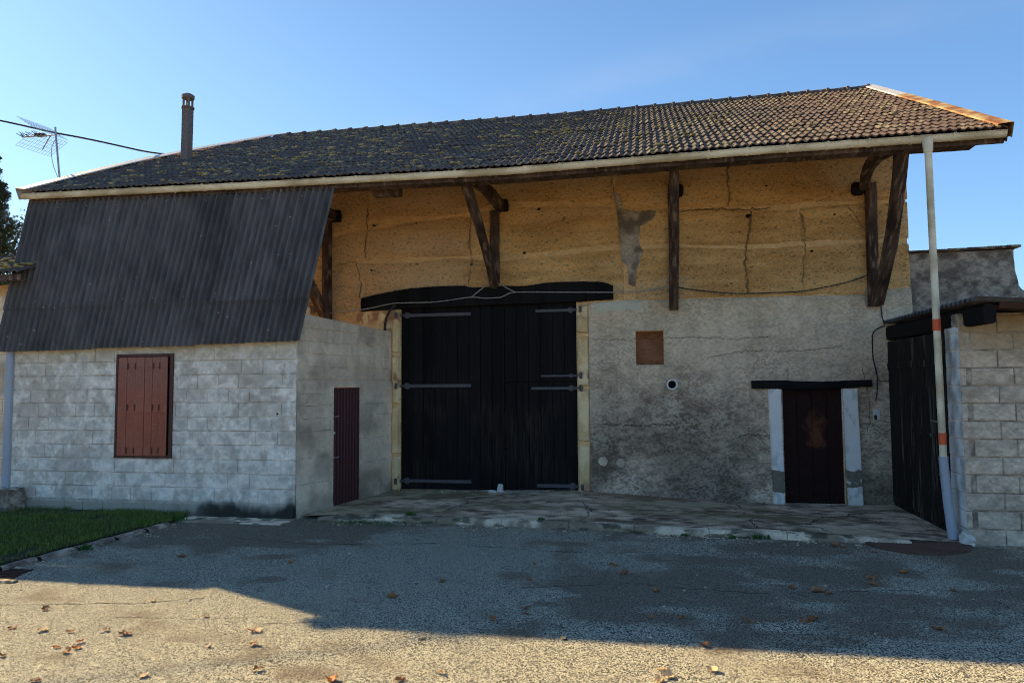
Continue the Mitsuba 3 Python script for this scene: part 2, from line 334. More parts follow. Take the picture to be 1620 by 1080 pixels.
scene['m_sheet'] = pr(c_sheet, 0.55, spec=0.45, bump=(b_rough, 0.004), scale=0.3)
def c_pvc(p, n, uv):     # sun-bleached sand-coloured plastic, grimed
    a = fbm(p.x * 3, p.y * 5, p.z * 4, 4)
    return mix([0.44, 0.35, 0.21], [0.80, 0.70, 0.50], smoothstep(0.2, 0.75, a))
scene['m_pvc'] = pr(c_pvc, 0.45, spec=0.4)
def c_zinc(p, n, uv):
    a = fbm(p.x * 2, p.y * 3, p.z * 3, 4)
    return mix([0.42, 0.37, 0.33], [0.66, 0.60, 0.55], a)
scene['m_zinc'] = pr(c_zinc, 0.5, spec=0.5)
def c_rustflash(p, n, uv):
    a = fbm(p.x * 5, p.y * 4, p.z * 4, 4)
    return mix([0.30, 0.115, 0.032], [0.54, 0.36, 0.15], smoothstep(0.35, 0.65, a))
scene['m_rustflash'] = pr(c_rustflash, 0.6)
def c_shutter(p, n, uv):
    a = fbm(p.x * 6, p.z * 3, 1.0, 3); top = smoothstep(1.4, 2.3, p.z + 0.5 * (a - 0.5))
    return mix(mix([0.27, 0.066, 0.032], [0.36, 0.098, 0.052], a), mi.Color3f(0.25, 0.10, 0.07), top * 0.8)
scene['m_shutter'] = pr(c_shutter, 0.45, spec=0.4)
def c_apron(p, n, uv):   # old poured concrete, mossy
    a = fbm(p.x * 1.2, p.y * 2.6, 3.0, 4); b = fbm(p.x * 6, p.y * 9, 1.0, 3); s = fbm(p.x * 50, p.y * 50, 0.0, 2)
    col = mix([0.11, 0.075, 0.048], [0.62, 0.45, 0.30], smoothstep(0.30, 0.72, 0.45 * a + 0.55 * b)) * (0.75 + 0.5 * s)
    green = smoothstep(0.46, 0.60, fbm(p.x * 0.9 + 3, p.y * 2.0, 7.0, 3))
    col = mix(col, mi.Color3f(0.20, 0.165, 0.085), green * 0.5)
    red = smoothstep(11.2, 11.75, p.y + 0.4 * (b - 0.5)) * smoothstep(-1.6, -0.8, p.x) * smoothstep(1.6, 0.4, p.x)
    return mix(col, mi.Color3f(0.26, 0.135, 0.085), red * 0.6)
scene['m_apron'] = pr(c_apron, 0.9, bump=(b_rough, 0.004), scale=1.5)
def c_kerb(p, n, uv):
    a = fbm(p.x * 4, p.y * 6, 3.0, 4); s = fbm(p.x * 40, p.y * 40, p.z * 40, 2)
    col = mix([0.24, 0.18, 0.12], [0.66, 0.53, 0.37], smoothstep(0.36, 0.66, a)) * (0.75 + 0.5 * s)
    return mix(col, mi.Color3f(0.05, 0.05, 0.03), smoothstep(0.54, 0.66, fbm(p.x * 7, p.y * 7, p.z * 20, 3)) * 0.8)
scene['m_kerb'] = pr(c_kerb, 0.9, bump=(b_rough, 0.004), scale=1.5)
def c_grass(p, n, uv):
    a = fbm(p.x * 3, p.y * 3, 1.0, 3); r = cell_rand(p.x * 60, p.y * 60, 2)
    return mix(mix([0.06, 0.095, 0.014], [0.19, 0.25, 0.045], r), mi.Color3f(0.10, 0.10, 0.035), smoothstep(0.62, 0.8, a) * 0.5)
scene['m_grass'] = pr(c_grass, 0.7)
def c_leaf(p, n, uv):
    r = cell_rand(p.x * 6, p.y * 6, 4); g = fbm(p.x * 60, p.y * 60, p.z * 60, 2)
    return mix([0.20, 0.07, 0.025], [0.40, 0.17, 0.065], 0.6 * r + 0.4 * g)
scene['m_leaf'] = pr(c_leaf, 0.7)
def c_crown(p, n, uv):
    r = cell_rand(p.x * 4, p.y * 4, p.z * 4)
    return mix([0.030, 0.045, 0.014], [0.085, 0.085, 0.030], r)
scene['m_crown'] = pr(c_crown, 0.7)
def c_rubble(p, n, uv):
    a = fbm(p.x * 7, p.y * 7, p.z * 7, 4); g = fbm(p.x * 40, p.y * 40, p.z * 40, 2)
    return mix([0.22, 0.17, 0.13], [0.58, 0.47, 0.36], smoothstep(0.3, 0.7, a)) * (0.6 + 0.7 * g)
scene['m_rubble'] = pr(c_rubble, 0.95, bump=(b_pits, 0.004), scale=1.6)

def c_pale(p, n, uv):
    a = fbm(p.x * 5, p.y * 6, p.z * 4, 4)
    return mix([0.34, 0.33, 0.31], [0.66, 0.65, 0.62], smoothstep(0.3, 0.65, a))
scene['m_palepaint'] = pr(c_pale, 0.8, bump=(b_rough, 0.004), scale=0.8)
def c_ramp(p, n, uv):
    d1, d2, r = voronoi(p.x * 90, p.y * 90); a = fbm(p.x * 5, p.y * 7, 2.0, 3)
    return mix([0.045, 0.028, 0.02], [0.17, 0.095, 0.06], 0.5 * a + 0.5 * r)
scene['m_ramp'] = pr(c_ramp, 0.9, bump=(b_asphalt, 0.002), scale=1.0)
scene['m_iron'] = pr((0.075, 0.068, 0.075), 0.5, spec=0.4)
scene['m_dark'] = pr((0.006, 0.006, 0.006), 0.9)
scene['m_crack'] = pr((0.16, 0.095, 0.045), 0.95)
scene['m_maroon'] = pr((0.060, 0.015, 0.017), 0.5, spec=0.3)
scene['m_frame'] = pr((0.075, 0.026, 0.018), 0.5)
scene['m_bluepvc'] = pr((0.34, 0.37, 0.42), 0.45, spec=0.35)
scene['m_orange'] = pr((0.62, 0.11, 0.035), 0.5)
scene['m_whitepvc'] = pr((0.66, 0.66, 0.62), 0.4)
def c_brick(p, n, uv):
    a = fbm(p.x * 6, p.y * 6, p.z * 5, 3); g = fbm(p.x * 30, p.y * 30, p.z * 30, 3)
    col = mix([0.24, 0.105, 0.055], [0.40, 0.195, 0.10], a) * (0.8 + 0.3 * g)
    return mix(col, mi.Color3f(0.06, 0.035, 0.025), smoothstep(0.62, 0.72, g) * 0.7)
scene['m_brick'] = pr(c_brick, 0.9, bump=(b_rough, 0.004), scale=0.6)
scene['m_cable'] = pr((0.34, 0.32, 0.30), 0.6)
scene['m_blackcable'] = pr((0.03, 0.03, 0.03), 0.6)
scene['m_steel'] = pr((0.34, 0.34, 0.34), 0.45, metallic=0.6)
scene['m_flue'] = pr((0.15, 0.128, 0.12), 0.9, bump=(b_rough, 0.004), scale=0.15)
scene['m_rustiron'] = pr((0.060, 0.028, 0.018), 0.9, bump=(b_rough, 0.004), scale=1.0)
scene['m_limewhite'] = pr((0.60, 0.58, 0.52), 0.9, bump=(b_rough, 0.004), scale=1.5)
scene['m_bark'] = pr((0.06, 0.05, 0.04), 0.95)
scene['m_conifer'] = pr((0.040, 0.042, 0.020), 0.8)
scene['m_orangeleaf'] = pr((0.58, 0.17, 0.03), 0.6)
scene['m_tanleaf'] = pr((0.62, 0.43, 0.22), 0.7)
scene['m_weed'] = pr((0.035, 0.10, 0.018), 0.7)
scene['m_soil'] = pr((0.030, 0.032, 0.018), 0.95)

# ------------------------------------------------------------------ setting
GZ = -0.06
YW = 11.75                     # the barn's front wall
labels['sky'] = {'kind': 'structure'}
k = thing('yard', 'old chip-sealed yard of pale chippings, with more dark blotches towards the barn', kind='structure')
def sheet(x0, x1, y0, y1, z): return ([[x0, y0, z], [x1, y0, z], [x1, y1, z], [x0, y1, z]], [[0, 1, 2], [0, 2, 3]])
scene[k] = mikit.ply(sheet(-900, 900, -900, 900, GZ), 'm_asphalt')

def APZ(x, y):                 # the old concrete strip before the barn: rises to the big door, sinks to the small one
    t = np.clip((y - 9.35) / (YW - 9.35), 0, 1)
    wall = np.interp(x, [-5.2, -4.3, -2.4, -1.0, 0.6, 2.0, 3.6], [-0.02, 0.03, 0.065, 0.085, 0.0, -0.045, -0.03])
    front = np.interp(x, [-5.2, -4.3, -1.0, 1.3, 2.9, 3.6], [-0.035, 0.0, 0.01, 0.0, -0.035, -0.045])
    return front * (1 - t) + wall * t + 0.018 * nz(x, y, s=1.6, seed=5) + 0.006 * nz(x, y, s=7, seed=6)
KERBY = lambda x: np.interp(x, [-4.6, -3.2, -1.0, 0.5, 1.7, 2.6, 3.6], [9.36, 9.47, 9.34, 9.17, 9.10, 9.06, 9.02])
xs, ts = lines(-5.0, 3.62, 0.05), np.linspace(0, 1, 46)
X, S = np.meshgrid(xs, ts, indexing='ij')
Yv = KERBY(X) + 0.17 + S * (YW + 0.12 - KERBY(X) - 0.17)
k = thing('pavement', 'cracked mossy concrete strip along the foot of the barn', kind='structure')
scene[k] = mikit.ply((np.stack([X, Yv, APZ(X, Yv)], -1).reshape(-1, 3), grid_faces(len(xs), len(ts))), 'm_apron', smooth=True)
for pts in ([(1.35, 9.35), (1.28, 9.8), (1.45, 10.3), (1.2, 10.8), (1.3, 11.3)], [(2.2, 9.3), (2.0, 9.9), (2.3, 10.5), (2.9, 10.9)], [(-0.9, 9.5), (-0.8, 10.2), (-1.05, 10.8)], [(-3.0, 9.7), (-2.7, 10.5), (-2.9, 11.2)], [(1.3, 10.3), (0.5, 10.5), (-0.3, 10.4)]):
    p = np.array(pts); n = 26; tt = np.linspace(0, len(p) - 1, n)
    c = np.stack([np.interp(tt, np.arange(len(p)), p[:, i]) for i in (0, 1)], 1) + 0.035 * rng.normal(size=(n, 2))
    dxy = np.gradient(c, axis=0); dxy /= np.linalg.norm(dxy, axis=1, keepdims=True); nn = np.stack([-dxy[:, 1], dxy[:, 0]], 1) * rng.uniform(0.002, 0.007, (n, 1))
    a, b = c + nn, c - nn
    v = np.vstack([np.column_stack([q, APZ(q[:, 0], q[:, 1]) + 0.005]) for q in (a, b)])
    put('pavement', 'crack', MB().add(v, [[i, i + 1, n + i + 1, n + i] for i in range(n - 1)]), 'm_dark')
# the kerb: worn edging lengths, each a stone of its own
kb = thing('kerb', 'worn pale concrete kerb along the edge of the pavement', kind='structure')
kx = [-4.55, -3.75, -2.85, -1.95, -1.05, -0.2, 0.7, 1.6, 2.55]
for a, b in zip(kx, kx[1:] + [2.95]):
    xx = lines(a + 0.003, b - 0.003, 0.06); vv = np.array([0, .18, .35, .55, .8, 1.0, 1.3])
    prof = np.array([[-0.01, -0.09], [-0.005, -0.01], [0.012, 0.035], [0.045, 0.055], [0.10, 0.057], [0.165, 0.055], [0.20, -0.03]])
    Xk, J = np.meshgrid(xx, np.arange(7), indexing='ij')
    e = nz(Xk, J * 0.3, s=5, seed=11) * 0.05
    fade = np.interp(Xk, [-4.6, -4.0, 1.8, 2.9], [0.55, 0.9, 0.9, 0.45])
    Yk = KERBY(Xk) + prof[J, 0] + e * 0.6
    Zk = np.interp(Xk, [-4.6, -4.0, 1.6, 2.9], [-0.045, -0.03, -0.03, -0.05]) + np.where(prof[J, 1] > 0, prof[J, 1] * fade + e * 0.45, prof[J, 1] * 0.8)
    put(kb, 'stone', (np.stack([Xk, Yk, Zk], -1).reshape(-1, 3), grid_faces(len(xx), 7)), 'm_kerb', smooth=50)
k = thing('ramp', 'low rust-brown ramp of tar before the shed door', kind='structure')
rp = np.array([(2.50, 9.02), (2.75, 9.30), (3.10, 9.42), (3.46, 9.36), (3.50, 9.05), (3.36, 8.80), (3.05, 8.60), (2.78, 8.62), (2.58, 8.80)])
m = trimesh.creation.extrude_polygon(sg.Polygon(rp).buffer(-0.12).buffer(0.2), 0.03, engine='earcut')
m.vertices[:, 2] += -0.075 + 0.0
scene[k] = mikit.ply(m, 'm_ramp')

k = thing('lawn', 'strip of mown lawn before the left annex', kind='structure')
lx = [(-6.58, 9.30), (-6.50, 8.9), (-6.60, 8.0), (-6.66, 7.2), (-6.66, 6.5), (-6.75, 6.25), (-30, 6.25), (-30, 9.46), (-9.68, 9.46), (-6.62, 9.46)]
LAWN = sg.Polygon(lx)
m = trimesh.creation.extrude_polygon(LAWN, 0.055, engine='earcut'); m.vertices[:, 2] += GZ - 0.005
scene[k] = mikit.ply(m, 'm_soil')
def blades(pts, z, hmin, hmax, wmax):
    n = len(pts); th = rng.uniform(0, 2 * np.pi, n); h = rng.uniform(hmin, hmax, n); w = rng.uniform(0.4, 1, n) * wmax; lean = rng.uniform(0.1, 0.7, n) * h; ph = rng.uniform(0, 2 * np.pi, n)
    b = np.column_stack([pts, np.broadcast_to(z, n)]); d = np.column_stack([np.cos(th), np.sin(th), 0 * th]) * w[:, None]
    l = np.column_stack([np.cos(ph) * lean, np.sin(ph) * lean, h])
    v = np.stack([b - d, b + d, b + 0.55 * l * [0.7, 0.7, 1.1] + 0.8 * d, b + 0.55 * l * [0.7, 0.7, 1.1] - 0.8 * d, b + l], 1).reshape(-1, 3)
    o = np.arange(n)[:, None] * 5
    return v, np.vstack([o + [0, 1, 2], o + [0, 2, 3], o + [3, 2, 4]])
pts = np.column_stack([rng.uniform(-11.0, -6.40, 76000), rng.uniform(6.2, 9.46, 76000)])
import shapely
pts = pts[shapely.contains_xy(LAWN.buffer(0.05), pts[:, 0], pts[:, 1]) & (pts[:, 1] < 9.45)]
dens = meshkit.fbm(np.column_stack([pts * 2.5, 0 * pts[:, 0]]), 3, 4)
pts = pts[rng.uniform(size=len(pts)) < 0.10 + 2.2 * (dens - 0.22)]
hs = 0.6 + 0.9 * meshkit.fbm(np.column_stack([pts * 1.8, 0 * pts[:, 0]]), 2, 9)
v, f = blades(pts, GZ + 0.045, 0.025, 0.075, 0.004)
k = thing('grass', 'short dark green grass of the lawn beside the annex', 'grass', kind='stuff')
scene[k] = mikit.ply((v, f), 'm_grass')
k = thing('lawn_edging', 'low crumbling stone edging between lawn and yard', 'edging')
ey = [6.30, 6.75, 7.25, 7.8, 8.3, 8.75]
for a, b in zip(ey, ey[1:]):
    L = b - a - 0.02; c = (a + b) / 2; xm = np.interp(c, [6.3, 7.0, 8.0, 8.9], [-6.57, -6.52, -6.46, -6.40])
    yy = lines(a + .01, b - .01, 0.05); prof = np.array([[-0.07, -0.09], [-0.065, 0.0], [-0.045, 0.02], [0.02, 0.022], [0.055, 0.005], [0.07, -0.08]])
    Yk, J = np.meshgrid(yy, np.arange(6), indexing='ij'); e = 0.045 * nz(Yk, J * .4, s=6, seed=21)
    put(k, 'stone', (np.stack([xm + prof[J, 0] + e, Yk, GZ + 0.025 + prof[J, 1] * 1.1 + e * 0.5], -1).reshape(-1, 3), grid_faces(len(yy), 6)), 'm_rubble', smooth=50)
k = thing('drain', 'rusty slotted drain grating sunk in the yard at the corner of the lawn', 'drain')
dg = MB()
for q in range(7): dg.box([-7.6, 6.05 + q * 0.055, GZ + 0.001], [-6.15 - 0.02 * q, 6.078 + q * 0.055, GZ + 0.012], 0.003)
put(k, 'grate', dg, 'm_rustiron'); put(k, 'pit', MB().box([-7.62, 6.03, GZ - 0.02], [-6.25, 6.44, GZ + 0.003]), 'm_dark')
put(k, 'concrete_edge', MB().box([-7.6, 5.96, GZ - 0.05], [-6.02, 6.03, GZ + 0.022], 0.012), 'm_kerb')
put(k, 'concrete_edge', MB().box([-7.6, 6.44, GZ - 0.05], [-6.30, 6.485, GZ + 0.018], 0.012), 'm_kerb')
put(None, 'pavement_strip', MB().box([-6.62, 9.02, GZ - 0.05], [-4.9, 9.47, GZ + 0.012], 0.01), 'm_kerb'); labels['pavement_strip'] = {'kind': 'structure', 'label': 'narrow concrete strip at the foot of the annex'}

# ------------------------------------------------------------------ the barn
barn = thing('barn', 'large rammed-earth barn with mossy tiled roof, deep eaves and big tarred double door', 'barn')
FW = Frame([0, YW, 0], [1, 0, 0], [0, -1, 0])          # u = x, v = z, d = towards the yard
DOOR, SDOOR, NICHE = (-4.2, -1.145, 0.0, 3.32), (2.045, 2.92, -0.2, 1.74), (-0.187, 0.260, 2.115, 2.666)
op = [sg.box(DOOR[0], DOOR[2] - 0.2, DOOR[1], DOOR[3]), sg.box(SDOOR[0], SDOOR[2], SDOOR[1], SDOOR[3]), sg.box(NICHE[0], NICHE[2], NICHE[1], NICHE[3]), sg.Point(0.376, 1.797).buffer(0.062)]
core = sg.box(-9.5, -0.2, 3.93, 5.95)
for o in op: core = core.difference(o)
wm = MB().prism(core, YW, YW + 0.5)
wm.prism([(YW + 0.5, -0.2), (17.2, -0.2), (17.2, 5.95), (14.5, 7.28), (YW + 0.5, 5.9)], 3.43, 3.93, ax=0)
wm.prism([(YW + 0.5, -0.2), (17.2, -0.2), (17.2, 5.95), (14.5, 7.2), (YW + 0.5, 5.9)], -8.2, -7.9, ax=0)
wm.box([-9.5, 17.2, -0.2], [3.93, 17.7, 5.9])
wall = put(barn, 'wall', wm, 'm_mortar')
zA = lambda x: np.interp(x, [-6.2, -5.4, -4.1, -3.0, -2.4, -1.9, -.6, .4, 1.8, 4], [4.47, 4.49, 4.68, 4.70, 4.85, 4.83, 4.76, 4.65, 4.58, 4.57]) + 0.03 * nz(x, 1.0, s=2.2, seed=3)
zB = lambda x: np.interp(x, [-6.2, -5.4, -3.0, -2.4, -1.8, -.4, .4, 1.57, 2.33, 4], [3.97, 3.97, 3.98, 3.94, 3.96, 4.06, 4.03, 3.95, 3.97, 3.95]) + 0.04 * nz(x, 4.0, s=2.0, seed=4)
zC = lambda x: 3.165 + np.interp(x, [3.3, 3.5, 3.95], [0, .06, .10]) + 0.05 * nz(x, 8.0, s=3.0, seed=6)
zD = lambda x: 5.32 + 0.05 * nz(x, 2.0, s=2.0, seed=8)
zT = lambda x: 5.9 + 0 * x
zLow = lambda x: np.where(x < -4.30, 2.45, zC(x))
def earth(u0, u1, f0, f1, gap0=0.0, gap1=0.0, ug0=-0.012, ug1=-0.012, seed=0):
    """One lift of rammed earth: a rough swelling face that dies back into the mortar along a ragged edge."""
    us = lines(u0, u1, 0.035); nv = max(6, int((f1(np.array([(u0 + u1) / 2]))[0] - f0(np.array([(u0 + u1) / 2]))[0]) / 0.035))
    A, B = np.meshgrid(us, np.linspace(0, 1, nv), indexing='ij')
    bed = 0.040 * np.clip(nz(A, 0 * A + float(np.mean(f0(us))), s=0.9, seed=201) * 3 + 0.45, -0.25, 1.1)
    bed1 = 0.040 * np.clip(nz(A, 0 * A + float(np.mean(f1(us))), s=0.9, seed=201) * 3 + 0.45, -0.25, 1.1)
    lo, hi = f0(A) + gap0 + (bed if gap0 >= 0.02 else 0), f1(A) - bed1
    V = lo + B * (hi - lo)
    edge = np.minimum.reduce([(A - u0 - ug0) / 0.05, (u1 - ug1 - A) / 0.05, (V - lo) / 0.05, (hi - V) / 0.05]) + 2.2 * nz(A, V, s=4.5, seed=30 + seed)
    h = np.clip(edge, -0.7, 1.0)
    pit = nz(A, V * 2.2, s=11, seed=50 + seed)
    D = 0.022 * h + 0.016 * nz(A, V, s=1.4, seed=70 + seed) * np.clip(h, 0, 1) - 0.030 * np.clip(-pit - 0.20, 0, 1) * 3 * np.clip(h, 0, 1) + 0.004 * pit
    return FW(A, V, D).reshape(-1, 3), grid_faces(len(us), nv)
lifts = [[(-6.2, -4.85), (-4.85, -2.98), (-2.98, -0.36), (-0.17, 1.58), (1.58, 2.43), (2.43, 3.95)], [(-6.2, -4.82), (-4.82, -2.94), (-2.94, -0.42), (-0.02, 1.63), (1.63, 2.40), (2.40, 3.95)],
         [(-6.2, -4.80), (-4.80, -2.60), (-2.60, -0.53), (-0.47, 1.31), (1.31, 3.95)], [(-6.2, -1.6), (-1.6, 1.0), (1.0, 3.95)]]
for i, (row, a, b) in enumerate(zip(lifts, (zLow, zB, zA, zD), (zB, zA, zD, zT))):
    for j, (u0, u1) in enumerate(row):
        put(wall, 'earth_block', earth(u0, u1, a, b, seed=i * 7 + j, gap0=0.0 if i == 0 else 0.03, ug1=-0.03 if u1 > 3.9 else -0.012), 'm_earth', smooth=True)
def ribbon(pts, w, d, step=0.04, jig=0.012, seed=1):
    p = np.array(pts, float); s = np.r_[0, np.cumsum(np.linalg.norm(np.diff(p, axis=0), axis=1))]; t = np.arange(0, s[-1], step)
    c = np.stack([np.interp(t, s, p[:, i]) for i in (0, 1)], 1); r = np.random.default_rng(seed)
    c += r.normal(size=c.shape) * jig; g = np.gradient(c, axis=0); g /= np.linalg.norm(g, axis=1, keepdims=True); n = np.stack([-g[:, 1], g[:, 0]], 1) * (w * r.uniform(0.3, 1.0, len(t)))[:, None]
    n[0] *= 0.1; n[-1] *= 0.1
    m = len(t); return FW(np.r_[(c + n)[:, 0], (c - n)[:, 0]], np.r_[(c + n)[:, 1], (c - n)[:, 1]], d), [[i, i + 1, m + i + 1, m + i] for i in range(m - 1)]
for n, (pts, w) in enumerate([([(-4.80, 4.95), (-4.79, 4.6), (-4.84, 4.2), (-4.85, 4.0)], .011), ([(-4.8, 4.52), (-4.55, 4.65)], .008), ([(-2.93, 4.72), (-2.96, 4.2), (-2.90, 3.9), (-2.99, 3.5)], .010), ([(-0.54, 5.4), (-0.49, 4.89), (-0.42, 4.66), (-0.40, 4.2), (-0.33, 3.9)], .010),
        ([(1.31, 5.3), (1.33, 4.9), (1.32, 4.6)], .010), ([(1.66, 4.56), (1.62, 4.2), (1.56, 3.85), (1.55, 3.4), (1.58, 3.2)], .016), ([(2.40, 4.5), (2.46, 4.1), (2.42, 3.7), (2.40, 3.25)], .008), ([(3.1, 4.55), (3.25, 4.3), (3.4, 4.1)], .008),
        ([(0.55, 4.58), (1.1, 4.60), (1.6, 4.56), (1.95, 4.57)], .014), ([(-5.35, 3.95), (-5.0, 3.97), (-4.9, 3.6), (-4.93, 3.3)], .009)]):
    v, f = ribbon(pts, w, 0.034, seed=n); put(wall, 'crack', MB().add(v, f), 'm_crack')
# grey repair poured down an old split
pp = sg.Polygon([(-0.50, 4.95), (-0.44, 4.92), (-0.35, 4.66), (-0.12, 4.60), (0.16, 4.62), (0.12, 4.50), (-0.10, 4.40), (-0.13, 4.1), (-0.06, 3.95), (-0.13, 3.78), (-0.19, 3.66), (-0.20, 3.42), (-0.26, 3.44), (-0.27, 3.72), (-0.37, 3.85), (-0.40, 4.3), (-0.43, 4.66)])
m = trimesh.creation.extrude_polygon(pp.buffer(0.02), 0.03, engine='earcut')
v = np.array(m.vertices); v = np.stack([v[:, 0], YW - 0.034 + v[:, 2], v[:, 1]], 1)
put(wall, 'mortar_patch', (v, m.faces), 'm_rubble')
for x, z, r in ((-4.72, 3.83, .03), (-2.92, 3.86, .03), (1.62, 4.46, .05), (-2.0, 4.02, .035), (2.55, 3.86, .035), (-4.68, 4.62, .03), (-1.75, 4.75, .03), (2.9, 4.42, .03), (-3.9, 4.62, .025), (-3.88, 3.9, .025), (1.9, 4.93, .02)):
    put(wall, 'hole', MB().tm(trimesh.creation.icosphere(1, r * .75).apply_scale([rng.uniform(.7, 1.5), 0.3, rng.uniform(.6, 1.1)]).apply_translation([x, YW - 0.024, z])), 'm_dark')

# the cement coat over the wall's foot, its upper edge ragged
ctop = lambda x: np.interp(x, [-0.95, -0.85, -0.5, .4, 1.74, 3.36, 3.55, 3.95], [3.16, 3.17, 3.19, 3.19, 3.185, 3.17, 3.24, 3.275]) + 0.035 * nz(x, 8.0, s=4.0, seed=6)
us = lines(-0.94, 3.955, 0.04, NICHE[0], NICHE[1], SDOOR[0], SDOOR[1], 0.31, 0.442); vs0 = lines(-0.16, 2.8, 0.04, NICHE[2], NICHE[3], SDOOR[3], 1.731, 1.863)
vs = np.r_[vs0, 2.8 + np.linspace(0, 1, 12)[1:]]
A, B = np.meshgrid(us, vs, indexing='ij')
V = np.where(B > 2.8, 2.8 + (B - 2.8) * (ctop(A) - 2.8), B)
D = 0.036 + 0.020 * nz(A, V, s=1.5, seed=90) + 0.010 * nz(A, V * 1.8, s=6, seed=91) + 0.008 * nz(A, V * 1.4, s=14, seed=94)
D = np.where(B > 3.75, -0.01, D)
D = D - 0.03 * np.clip((V - 2.95) / 0.35, 0, 1) ** 2
keep = np.ones((len(us) - 1, len(vs) - 1), bool); uc, vc = (us[:-1] + us[1:]) / 2, (vs[:-1] + vs[1:]) / 2
for o in ((NICHE[0], NICHE[1], NICHE[2], NICHE[3]), SDOOR, (0.31, 0.442, 1.731, 1.863)):
    keep[np.ix_((uc > o[0]) & (uc < o[1]), (vc > o[2]) & (vc < o[3]))] = False
for o in (NICHE, SDOOR):       # true edges at the openings
    near = (A > o[0] - 1e-6) & (A < o[1] + 1e-6) & (V > o[2] - 1e-6) & (V < o[3] + 1e-6)
    D = np.where(near, 0.036, D)
coat = put(barn, 'cement_coat', (FW(A, V, D).reshape(-1, 3), grid_faces(len(us), len(vs), keep)), 'm_coat', smooth=True)
n0, n1, n2, n3 = NICHE
def coatD(u, v): return 0.040 + 0.020 * nz(u, v, s=1.5, seed=90) + 0.010 * nz(u, v * 1.8, s=6, seed=91) + 0.008 * nz(u, v * 1.4, s=14, seed=94)
for n, (pts, w) in enumerate((([(-0.9, 2.55), (-0.3, 2.52), (0.5, 2.56), (1.4, 2.50), (2.0, 2.53)], .004), ([(-0.75, 1.16), (-0.2, 1.14), (0.4, 1.17)], .006), ([(1.2, 0.9), (1.5, 1.02), (1.82, 0.98)], .005), ([(0.9, 2.2), (1.5, 2.32), (2.3, 2.30), (3.0, 2.38)], .004), ([(3.2, 2.1), (3.3, 1.5), (3.26, 1.0)], .004))):
    v, f = ribbon(pts, w, 0.0, seed=40 + n); v[:, 1] = YW - coatD(v[:, 0], v[:, 2]) - 0.001; put(coat, 'crack', MB().add(v, f), 'm_dark')
for x, z, r0 in ((-0.74, 0.57, .075), (-0.46, 0.55, .07)):
    m = trimesh.creation.icosphere(2, r0); m.vertices *= (1 + 0.35 * nz(*(m.vertices.T * 18 + x), s=1.0)[:, None]); put(coat, 'plaster_patch', m.apply_scale([1, .16, 1]).apply_translation([x, YW - float(coatD(x, z)), z]), 'm_grey', smooth=True)
nm = MB()
for q in ([(n0, n2), (n1, n2)], [(n1, n2), (n1, n3)], [(n1, n3), (n0, n3)], [(n0, n3), (n0, n2)]):
    (a, b), (c, d) = q
    nm.add(np.array([FW(a, b, 0.036), FW(c, d, 0.036), FW(c, d, -0.24), FW(a, b, -0.24)]), [[0, 1, 2, 3]])
nic = put(barn, 'niche', nm, 'm_coat', label='small square wall recess lined with orange brick')
put(nic, 'back_panel', MB().box([n0, YW + 0.235, n2], [n1, YW + 0.27, n3]), 'm_brick')
# vent pipe
vp = MB()
th = np.linspace(0, 2 * np.pi, 33)[:-1]
rings = [(0.062, -0.2), (0.062, 0.072), (0.068, 0.078), (0.084, 0.078), (0.090, 0.070), (0.090, -0.02)]
vv = np.concatenate([FW(0.376 + r * np.cos(th), 1.797 + r * np.sin(th), d) for r, d in rings])
vp.add(vv, [[i * 32 + j, i * 32 + (j + 1) % 32, (i + 1) * 32 + (j + 1) % 32, (i + 1) * 32 + j] for i in range(5) for j in range(32)])
vpk = put(barn, 'vent_pipe', vp, 'm_whitepvc', smooth=40)
put(vpk, 'bore', MB().add(FW(0.376 + 0.066 * np.cos(th), 1.797 + 0.066 * np.sin(th), -0.05), [[0, i, i + 1] for i in range(1, 31)]), 'm_dark')
put(coat, 'plaster_ledge', MB().box([0.26, YW - 0.055, 1.655], [0.50, YW - 0.03, 1.69], 0.006), 'm_coat')
put(coat, 'plaster_patch', MB().box([0.25, YW - 0.050, 1.665], [0.51, YW - 0.03, 1.84], 0.008), 'm_grey') if False else None

# stone jambs of the big door
for side, x0, x1, top in (('l', -4.345, -4.185, 3.14), ('r', -1.150, -0.935, 3.15)):
    zs = [0.0, 0.62, 1.48, 2.35, top] if side == 'l' else [0.0, 0.85, 1.75, 2.62, top]
    jk = put(barn, 'jamb', MB().box([x0 + 0.02, YW - 0.02, -0.1], [x1 - 0.01, YW + 0.3, top]), 'm_mortar', label='yellow dressed-stone jamb of the big door')
    for a, b in zip(zs, zs[1:]):
        us_, vs_ = lines(x0, x1, 0.03), lines(a + 0.004, b - 0.004, 0.05)
        A, B = np.meshgrid(us_, vs_, indexing='ij'); q = 0.016 * nz(A * 0, B, s=5, seed=17)
        e = np.minimum.reduce([(A - x0), (x1 - A), (B - a), (b - B)]) < 0.012
        Dj = np.where(e, -0.02 if side == 'r' else 0.0, 0.062) + 0.006 * nz(A, B, s=9, seed=19)
        put(jk, 'stone', (FW(A + (q if side == 'l' else -q) * (A < -3) + q * (A > -1.0), B, Dj).reshape(-1, 3), grid_faces(len(us_), len(vs_))), 'm_stone', smooth=50)
us_, vs_ = lines(-4.98, -4.30, 0.05), lines(2.80, 3.10, 0.05)
A, B = np.meshgrid(us_, vs_, indexing='ij')
put(barn, 'jamb', (FW(A, B + 0.06 * (A + 4.3) * (B < 2.9), 0.045 + 0.02 * nz(A, B, s=6, seed=33)).reshape(-1, 3), grid_faces(len(us_), len(vs_))), 'm_stone', smooth=True, label='rough yellow stone head above the annex side wall')

